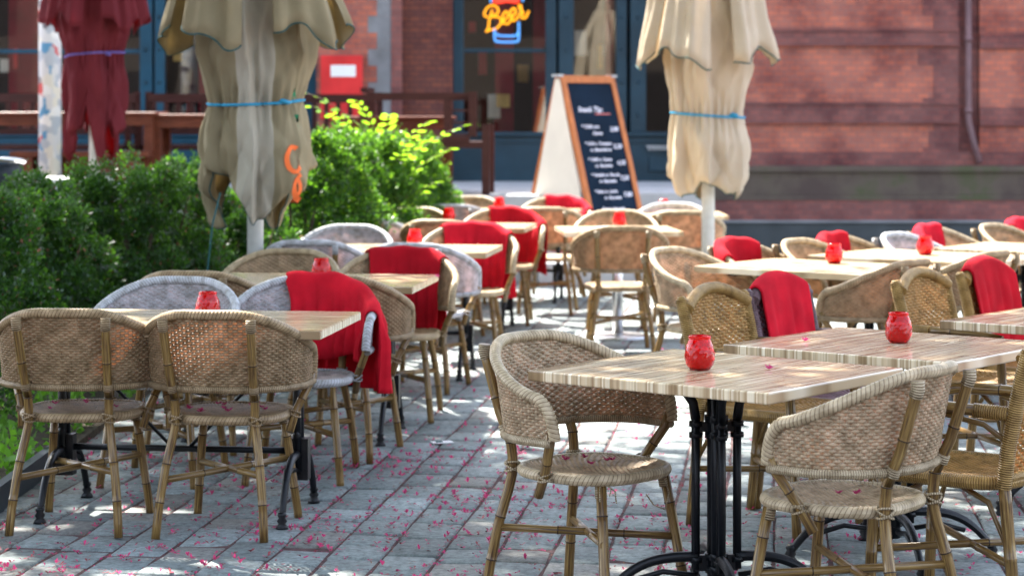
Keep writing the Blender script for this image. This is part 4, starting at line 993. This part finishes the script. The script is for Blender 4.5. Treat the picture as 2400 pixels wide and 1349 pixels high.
# sticker covered column
def sticker_mat():
    m, n, b = newmat('sticker_collage'); tc = node(n, 'ShaderNodeTexCoord')
    vo = node(n, 'ShaderNodeTexVoronoi', i_Scale=11.0, distance='CHEBYCHEV'); n.links.new(tc.outputs['Object'], vo.inputs['Vector'])
    sp = node(n, 'ShaderNodeSeparateColor'); n.links.new(vo.outputs['Color'], sp.inputs[0])
    r = ramp(n, [(0, (.65, .66, .66)), (.25, (.75, .72, .62)), (.38, (.45, .50, .55)), (.55, (.80, .80, .78)), (.68, (.15, .14, .16)), (.76, (.70, .68, .60)), (.88, (.10, .30, .50)), (.95, (.6, .08, .08))]); r.color_ramp.interpolation = 'CONSTANT'
    n.links.new(sp.outputs[0], r.inputs[0]); n.links.new(r.outputs[0], b.inputs['Base Color']); b.inputs['Roughness'].default_value = .5; return m
M['stickers'] = sticker_mat()
b = MB(); b.tube([(0, 0, .8), (0, 0, 4.2)], .105, 20); b.tube([(0, 0, .8), (0, 0, .95)], .13, 20); o = b.build('sticker_covered_column', 'stickers'); o.location = (-4.32, 19.95, 0)
tag(o, 'white column plastered with torn stickers behind the red umbrella', 'column')

# ------------------------------------------------------------ chalkboard (A-board)
def aboard():
    t = empty('chalkboard_stand', (.69, 20.15, .45), R(38)); tag(t, 'tall wooden A board with chalk menu and cream reverse side', 'menu board')
    H = 1.47; w = .66; lean = .48
    def leaf(sgn, matin, nm):
        top = Vector((0, 0, H)); ang = math.atan2(lean, H); L = math.hypot(lean, H)
        f = empty('board_leaf'); bpy.data.objects.remove(f)
        mt = Matrix.Translation((0, sgn*.02, H)) @ Matrix.Rotation(sgn*ang, 4, 'X')
        b = MB(); fw = .055
        b.box((-w/2, -.018, -L), (-w/2+fw, .018, 0), 0, mt); b.box((w/2-fw, -.018, -L), (w/2, .018, 0), 0, mt)
        b.box((-w/2+fw, -.018, -.075), (w/2-fw, .018, -.004), 0, mt); b.box((-w/2+fw, -.018, -L+.08), (w/2-fw, .018, -L+.16), 0, mt)
        fr = b.build('frame' if sgn < 0 else 'rear_frame', 'orangewood', t)
        b = MB(); b.box((-w/2+fw, -.006, -L+.16), (w/2-fw, .006, -.075), 0, mt); b.build('writing_panel' if sgn < 0 else 'rear_panel', matin, t); return mt, fw
    mt, fw = leaf(-1, 'chalkboard', 'front'); leaf(1, 'whiteboard', 'back')
    # cream side cloth between the two leaves
    b = MB(); b.box((-w/2+.004, -.01, -.0), (-w/2+.010, .01, .01))
    b = MB(); b.add([(-w/2-.004, -.03, H-.03), (-w/2-.004, .03, H-.03), (-w/2-.004, lean-.06, .05), (-w/2-.004, -lean+.06, .05), (-w/2-.008, -.03, H-.03), (-w/2-.008, .03, H-.03), (-w/2-.008, lean-.06, .05), (-w/2-.008, -lean+.06, .05)],
        [(0, 1, 2, 3), (7, 6, 5, 4), (0, 4, 5, 1), (1, 5, 6, 2), (2, 6, 7, 3), (3, 7, 4, 0)], sm=False); b.build('side_panel', 'whiteboard', t)
    b = MB()
    for sx in (-1, 1): b.box((sx*w/2-.04, -.045, H-.012), (sx*w/2+.03, .045, H+.012))
    b.build('hinge', 'step', t)
    lines = [('Snack Tip:', -.20, -.36, .085, 0), ('* Chilli con', -.20, -.52, .055, 0), ('Carne', -.08, -.585, .055, 0), ('3,80', .14, -.55, .07, 0), ('* Grill o. Tomaten', -.20, -.685, .05, 0), ('m. Bauernbrot', -.15, -.745, .05, 0), ('5,20', .14, -.72, .07, 0),
        ('* Chilli o. Carne', -.20, -.84, .05, 0), ('m. Baguette', -.13, -.90, .05, 0), ('4,50', .14, -.88, .07, 0), ('* Nudeln m. Rucola', -.20, -.99, .05, 0), ('m. Baguette', -.12, -1.05, .05, 0), ('7,50', .14, -1.03, .07, 0),
        ('* Salat m. Lachs', -.20, -1.15, .05, 0), ('m. Baguette', -.10, -1.21, .05, 0), ('7,80', .14, -1.19, .07, 0), ('Guten Appetit', -.16, -1.32, .055, 0)]
    allm = []
    ob = bpy.data.objects.new('chalk_writing', None)
    bm = bmesh.new()
    for (tx, x, z, size, k) in lines:
        cu = bpy.data.curves.new('t', 'FONT'); cu.body = tx; cu.size = size*.86; cu.shear = .25; cu.extrude = .001; cu.offset = .0010; cu.resolution_u = 3
        to = bpy.data.objects.new('t', cu); C.objects.link(to); bpy.context.view_layer.update()
        me = bpy.data.meshes.new_from_object(to.evaluated_get(bpy.context.evaluated_depsgraph_get())); bpy.data.objects.remove(to)
        me.transform(mt @ Matrix.Translation((x, -.009, z)) @ Matrix.Rotation(PI/2, 4, 'X')); bm.from_mesh(me)
    me = bpy.data.meshes.new('chalk_writing'); bm.to_mesh(me); me.materials.append(M['chalk']); wr = bpy.data.objects.new('chalk_writing', me); C.objects.link(wr); wr.parent = t
    b = MB(); b.box((.0, -.011, -.385), (.19, -.0085, -.377), 0, mt); b.build('underline', 'chalkred', wr)
aboard()

# ------------------------------------------------------------ brick building
def building():
    t = empty('brick_building', (0, 24, 0)); tag(t, 'red brick building with dark banding and blue framed shop windows', 'building')
    def bx(name, lst, mat, par=t, bev=0):
        b = MB()
        for a, c in lst: b.box(a, c)
        return b.build(name, mat, par, bev)
    Z = 6.2; D = .5
    # brick masses (openings left: -9.5..-2.2 and -.67...1.92)
    bx('wall', [((-2.2, 0, .8), (-1.34, D, Z)), ((1.92, 0, 1.0), (5.02, D, Z)), ((-12, 0, 3.7), (-2.2, D, Z)), ((-.67, 0, 3.7), (1.92, D, Z)), ((5.26, .0, 1.0), (12, D, Z)), ((-12, 0, .8), (-9.5, D, 3.7))], 'brick')
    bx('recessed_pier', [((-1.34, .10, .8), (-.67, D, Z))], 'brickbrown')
    bx('pier_edge', [((-1.36, -.02, .8), (-1.24, .10, Z))], 'brickdark')
    # dark quoins with toothed edge at the right pier
    q = []
    z = 1.0; k = 0
    while z < Z: q.append(((4.74-(.12 if k % 3 == 0 else 0)-(.05 if k % 5 == 1 else 0), -.006, z), (5.02, .0, z+.185))); z += .1861; k += 1
    bx('dark_quoins', q, 'brickdark')
    q = []; z = .8; k = 0
    while z < Z: q.append(((-1.52-(.1 if k % 2 else 0), -.006, z), (-1.36, 0, z+.185))); z += .1861; k += 1
    bx('quoins', q, 'stone')
    bx('set_back_wall', [((5.02, .06, 1.0), (5.26, D, Z))], 'brickdark')
    # string courses
    for i, (z0, z1) in enumerate([(2.33, 2.52), (1.46, 1.70)]):
        bx('string_course', [((1.92, -.035, z0+.03), (5.02, -.007, z1-.03)), ((1.92, -.05, z1-.03), (5.02, -.007, z1)), ((1.92, -.05, z0), (5.02, -.007, z0+.03)), ((5.26, -.035, z0-.03), (12, -.003, z1-.06))], 'brickdark')
    bx('string_course', [((1.92, -.02, 3.2), (12, -.007, 3.35))], 'brickdark')
    # base: dark courses, mossy ledge, lower brick, grey plinth
    bx('base_course', [((1.92, -.03, .98), (12, -.0065, 1.14))], 'brickdark')
    bx('ledge', [((1.92, -.16, .92), (12, .3, .98))], 'moss'); bx('mossy_base', [((1.92, -.12, .66), (12, .3, .918))], 'moss'); bx('lower_ledge', [((1.92, -.15, .60), (12, .3, .658))], 'moss')
    bx('lower_brick', [((1.92, -.14, .38), (12, .3, .598))], 'brickdark'); bx('plinth', [((1.92, -.24, -.05), (12, .3, .345))], 'plinth', bev=.01); bx('plinth_cap', [((1.92, -.26, .347), (12, .3, .378))], 'stone', bev=.01)
    # shop fronts
    def front(x0, x1, posts, bars, zs=1.36, zt=3.7, mat='teal', yo=.20):
        W = bx('window_frame', [((x0, yo, zt-.12), (x1, yo+.12, zt)), ((x0, yo-.05, zs-.05), (x1, yo+.12, zs))]+[((a, yo-.02, zs), (c, yo+.12, zt-.12)) for a, c in posts]+[((a, yo+.02, z), (c, yo+.08, z+.045)) for a, c, z in bars], mat, bev=.008)
        xs = [x0]+[v for p in posts for v in p]+[x1]
        for i in range(0, len(xs), 2):
            if xs[i+1]-xs[i] > .15: bx('pane', [((xs[i], yo+.045, zs), (xs[i+1], yo+.051, zt-.12))], 'pane', W)
        pn = bx('stall_riser', [((x0, yo, .8), (x1, yo+.12, zs-.05))], mat)
        bx('molding', [((x0, yo-.02, zs-.12), (x1, yo, zs-.075)), ((x0, yo-.015, .8), (x1, yo, .9))], mat, pn)
        return W
    front(-9.5, -2.2, [(-9.5, -9.35), (-6.1, -5.95), (-4.22, -4.08), (-4.05, -3.94), (-2.45, -2.2)], [(-9.35, -6.1, 2.25), (-5.95, -4.22, 2.25), (-3.94, -2.45, 2.9)], mat='teal2')
    F = front(-.67, 1.92, [(-.67, -.55), (.38, .50), (.53, .70), (1.18, 1.30), (1.34, 1.52), (1.84, 1.92)], [(-.55, .38, 2.26)], mat='teal')
    b = MB()
    for x in (.615, 1.43, -4.15):
        for z in (1.6, 2.0, 2.4, 2.8, 3.2): b.lathe([(.016, 0), (.012, .008), (0, .012)], 10, 0, (0, 0, 0)); 
    b = MB()
    for x in (.615, 1.24, 1.43, -4.15, -4.0):
        for z in (1.55, 1.92, 2.29, 2.66, 3.0): b.tube([(x, .18, z), (x, .165, z)], [.022, .014], 10)
    b.build('bolt', 'teal', F)
    b = MB()
    for k in range(9): b.box((1.54+k*.034, .15, 1.155), (1.56+k*.034, .179, 1.19))
    b.box((1.52, .14, 1.191), (1.84, .179, 1.205)); b.build('dentil_strip', 'step', F)
    bx('door_panel', [((1.56, .165, .92), (1.82, .18, 1.08))], 'teal', F); bx('door_panel', [((.72, .165, .92), (1.16, .18, 1.2))], 'teal', F)
    # interior
    bx('interior', [((-9.5, 3.4, .7), (3, 3.5, 3.8)), ((-9.5, .5, .72), (3, 3.4, .79)), ((-9.5, .5, 3.75), (3, 3.4, 3.8)), ((-1.4, .6, .8), (-1.3, 3.4, 3.75)), ((2.9, .5, .8), (3, 3.4, 3.75))], 'dark')
    bx('curtain', [((-.2, 1.2, .9), (.02, 1.26, 3.5)), ((.25, 1.5, .9), (.5, 1.56, 3.0)), ((-5.9, 1.0, .9), (-5.5, 1.05, 3.6)), ((1.08, .6, 1.7), (1.17, .64, 3.6)), ((-3.7, 1.2, 1.5), (-3.4, 1.3, 2.7)), ((.8, 1.6, .9), (1.0, 1.7, 2.0))], 'curtain')
    ir = np.random.default_rng(4)
    for mat in ('whiteboard', 'rope', 'redbox', 'ochre_box', 'plaster'):  # made-up coloured boxes, added to lighten the view through the panes
        lst = []
        for k in range(16):
            x = ir.uniform(-9, 1.8); z = ir.uniform(1.3, 3.3); y = ir.uniform(.5, 2.2); ww = ir.uniform(.04, .16); hh = ir.uniform(.05, .3)
            if -1.35 < x < -.7: continue
            lst.append(((x, y, z), (x+ww, y+.04, z+hh)))
        bx('interior_fittings', lst, mat)
    # drainpipe
    b = MB(); b.tube([(5.13, -.02, 6.0), (5.13, -.02, 1.5), (5.18, -.05, 1.25), (5.24, -.10, 1.02)], .036, 14)
    for z in (1.6, 2.4, 3.2): b.tube([(5.13, -.02, z-.03), (5.13, -.02, z+.03)], .046, 14)
    b.build('drainpipe', 'pipe', t)
    bx('roof', [((-12, .5, 6.2), (12, 4, 6.35)), ((-12, -.15, 6.2), (12, .5, 6.34))], 'stone')
building()
# neon sign
def neon():
    t = empty('neon_beer_sign', (0, 24.16, 0)); tag(t, 'yellow neon script reading Beer over a blue neon glass', 'neon sign')
    def px(u, v): return ((1040+u/8.43-1200)*24.16/5000, 0, 1.55-(v/8.43-270)*24.16/5000)
    def st(b, pts, r=.0115):
        p = [Vector(px(*q)) for q in pts]; out = []
        for i in range(len(p)-1):
            a, b0, c, d = p[max(i-1, 0)], p[i], p[i+1], p[min(i+2, len(p)-1)]
            for k in range(5):
                u = k/5; out.append(.5*((2*b0)+(-a+c)*u+(2*a-5*b0+4*c-d)*u*u+(-a+3*b0-3*c+d)*u**3))
        out.append(p[-1]); b.tube(out, r, 8)
    b = MB()
    st(b, [(880, 350), (800, 300), (850, 170), (960, 110), (1060, 160), (1070, 260), (950, 330), (1100, 350), (1130, 450), (1050, 560), (900, 600), (830, 640)]); st(b, [(960, 200), (900, 400), (880, 560), (830, 630)])
    st(b, [(1150, 480), (1200, 400), (1270, 330), (1240, 230), (1170, 300), (1180, 440), (1260, 480), (1330, 400)])
    st(b, [(1320, 400), (1370, 320), (1420, 250), (1390, 170), (1320, 230), (1340, 380), (1400, 410), (1470, 330)])
    st(b, [(1470, 330), (1530, 230), (1520, 110), (1480, 140), (1570, 250), (1540, 350), (1620, 350), (1680, 220)])
    b.build('script_tube', 'neon_y', t)
    b = MB(); st(b, [(1000, 560), (1010, 780), (1080, 830), (1420, 830), (1480, 760), (1480, 440)], .013); st(b, [(1040, 660), (1100, 710), (1420, 710), (1460, 640)], .013); st(b, [(930, 60), (930, -250)], .013); st(b, [(1560, 40), (1570, -250)], .013); b.build('glass_tube', 'neon_b', t)
    b = MB(); st(b, [(980, 30), (1100, 45), (1250, 20), (1420, 40), (1480, 10)], .02); st(b, [(980, -30), (1200, -20), (1480, -40)], .02); b.build('foam_tube', 'neon_r', t)
neon()
b = MB(); b.box((-.235, -.10, -.36), (.235, 0, .36)); t = b.build('notice_box', 'redbox', bevel=.008); t.location = (-1.91, 23.99, 1.86); tag(t, 'red enamel notice box with white label on the brick pier', 'notice box')
b = MB(); b.box((-.12, -.104, .12), (.16, -.1005, .25)); b.build('paper_label', 'whitepaint', t)
# unseen building added across the street to give the panes a reflection
t = empty('plaster_building', (0, -22, 0)); tag(t, 'plaster building added across the street for the panes to mirror', 'building')
b = MB(); b.box((-20, -.5, 0), (20, 0, 9)); b.build('wall', 'plaster', t); b = MB()
for k in range(9):
    for z in (1, 4.2): b.box((-18+k*4.4, .002, z), (-16.4+k*4.4, .04, z+2)); 
b.build('window', 'dark', t)

for p in PROTO:
    def rm(o):
        for c in kids(o): rm(c)
        bpy.data.objects.remove(o)
    rm(p)
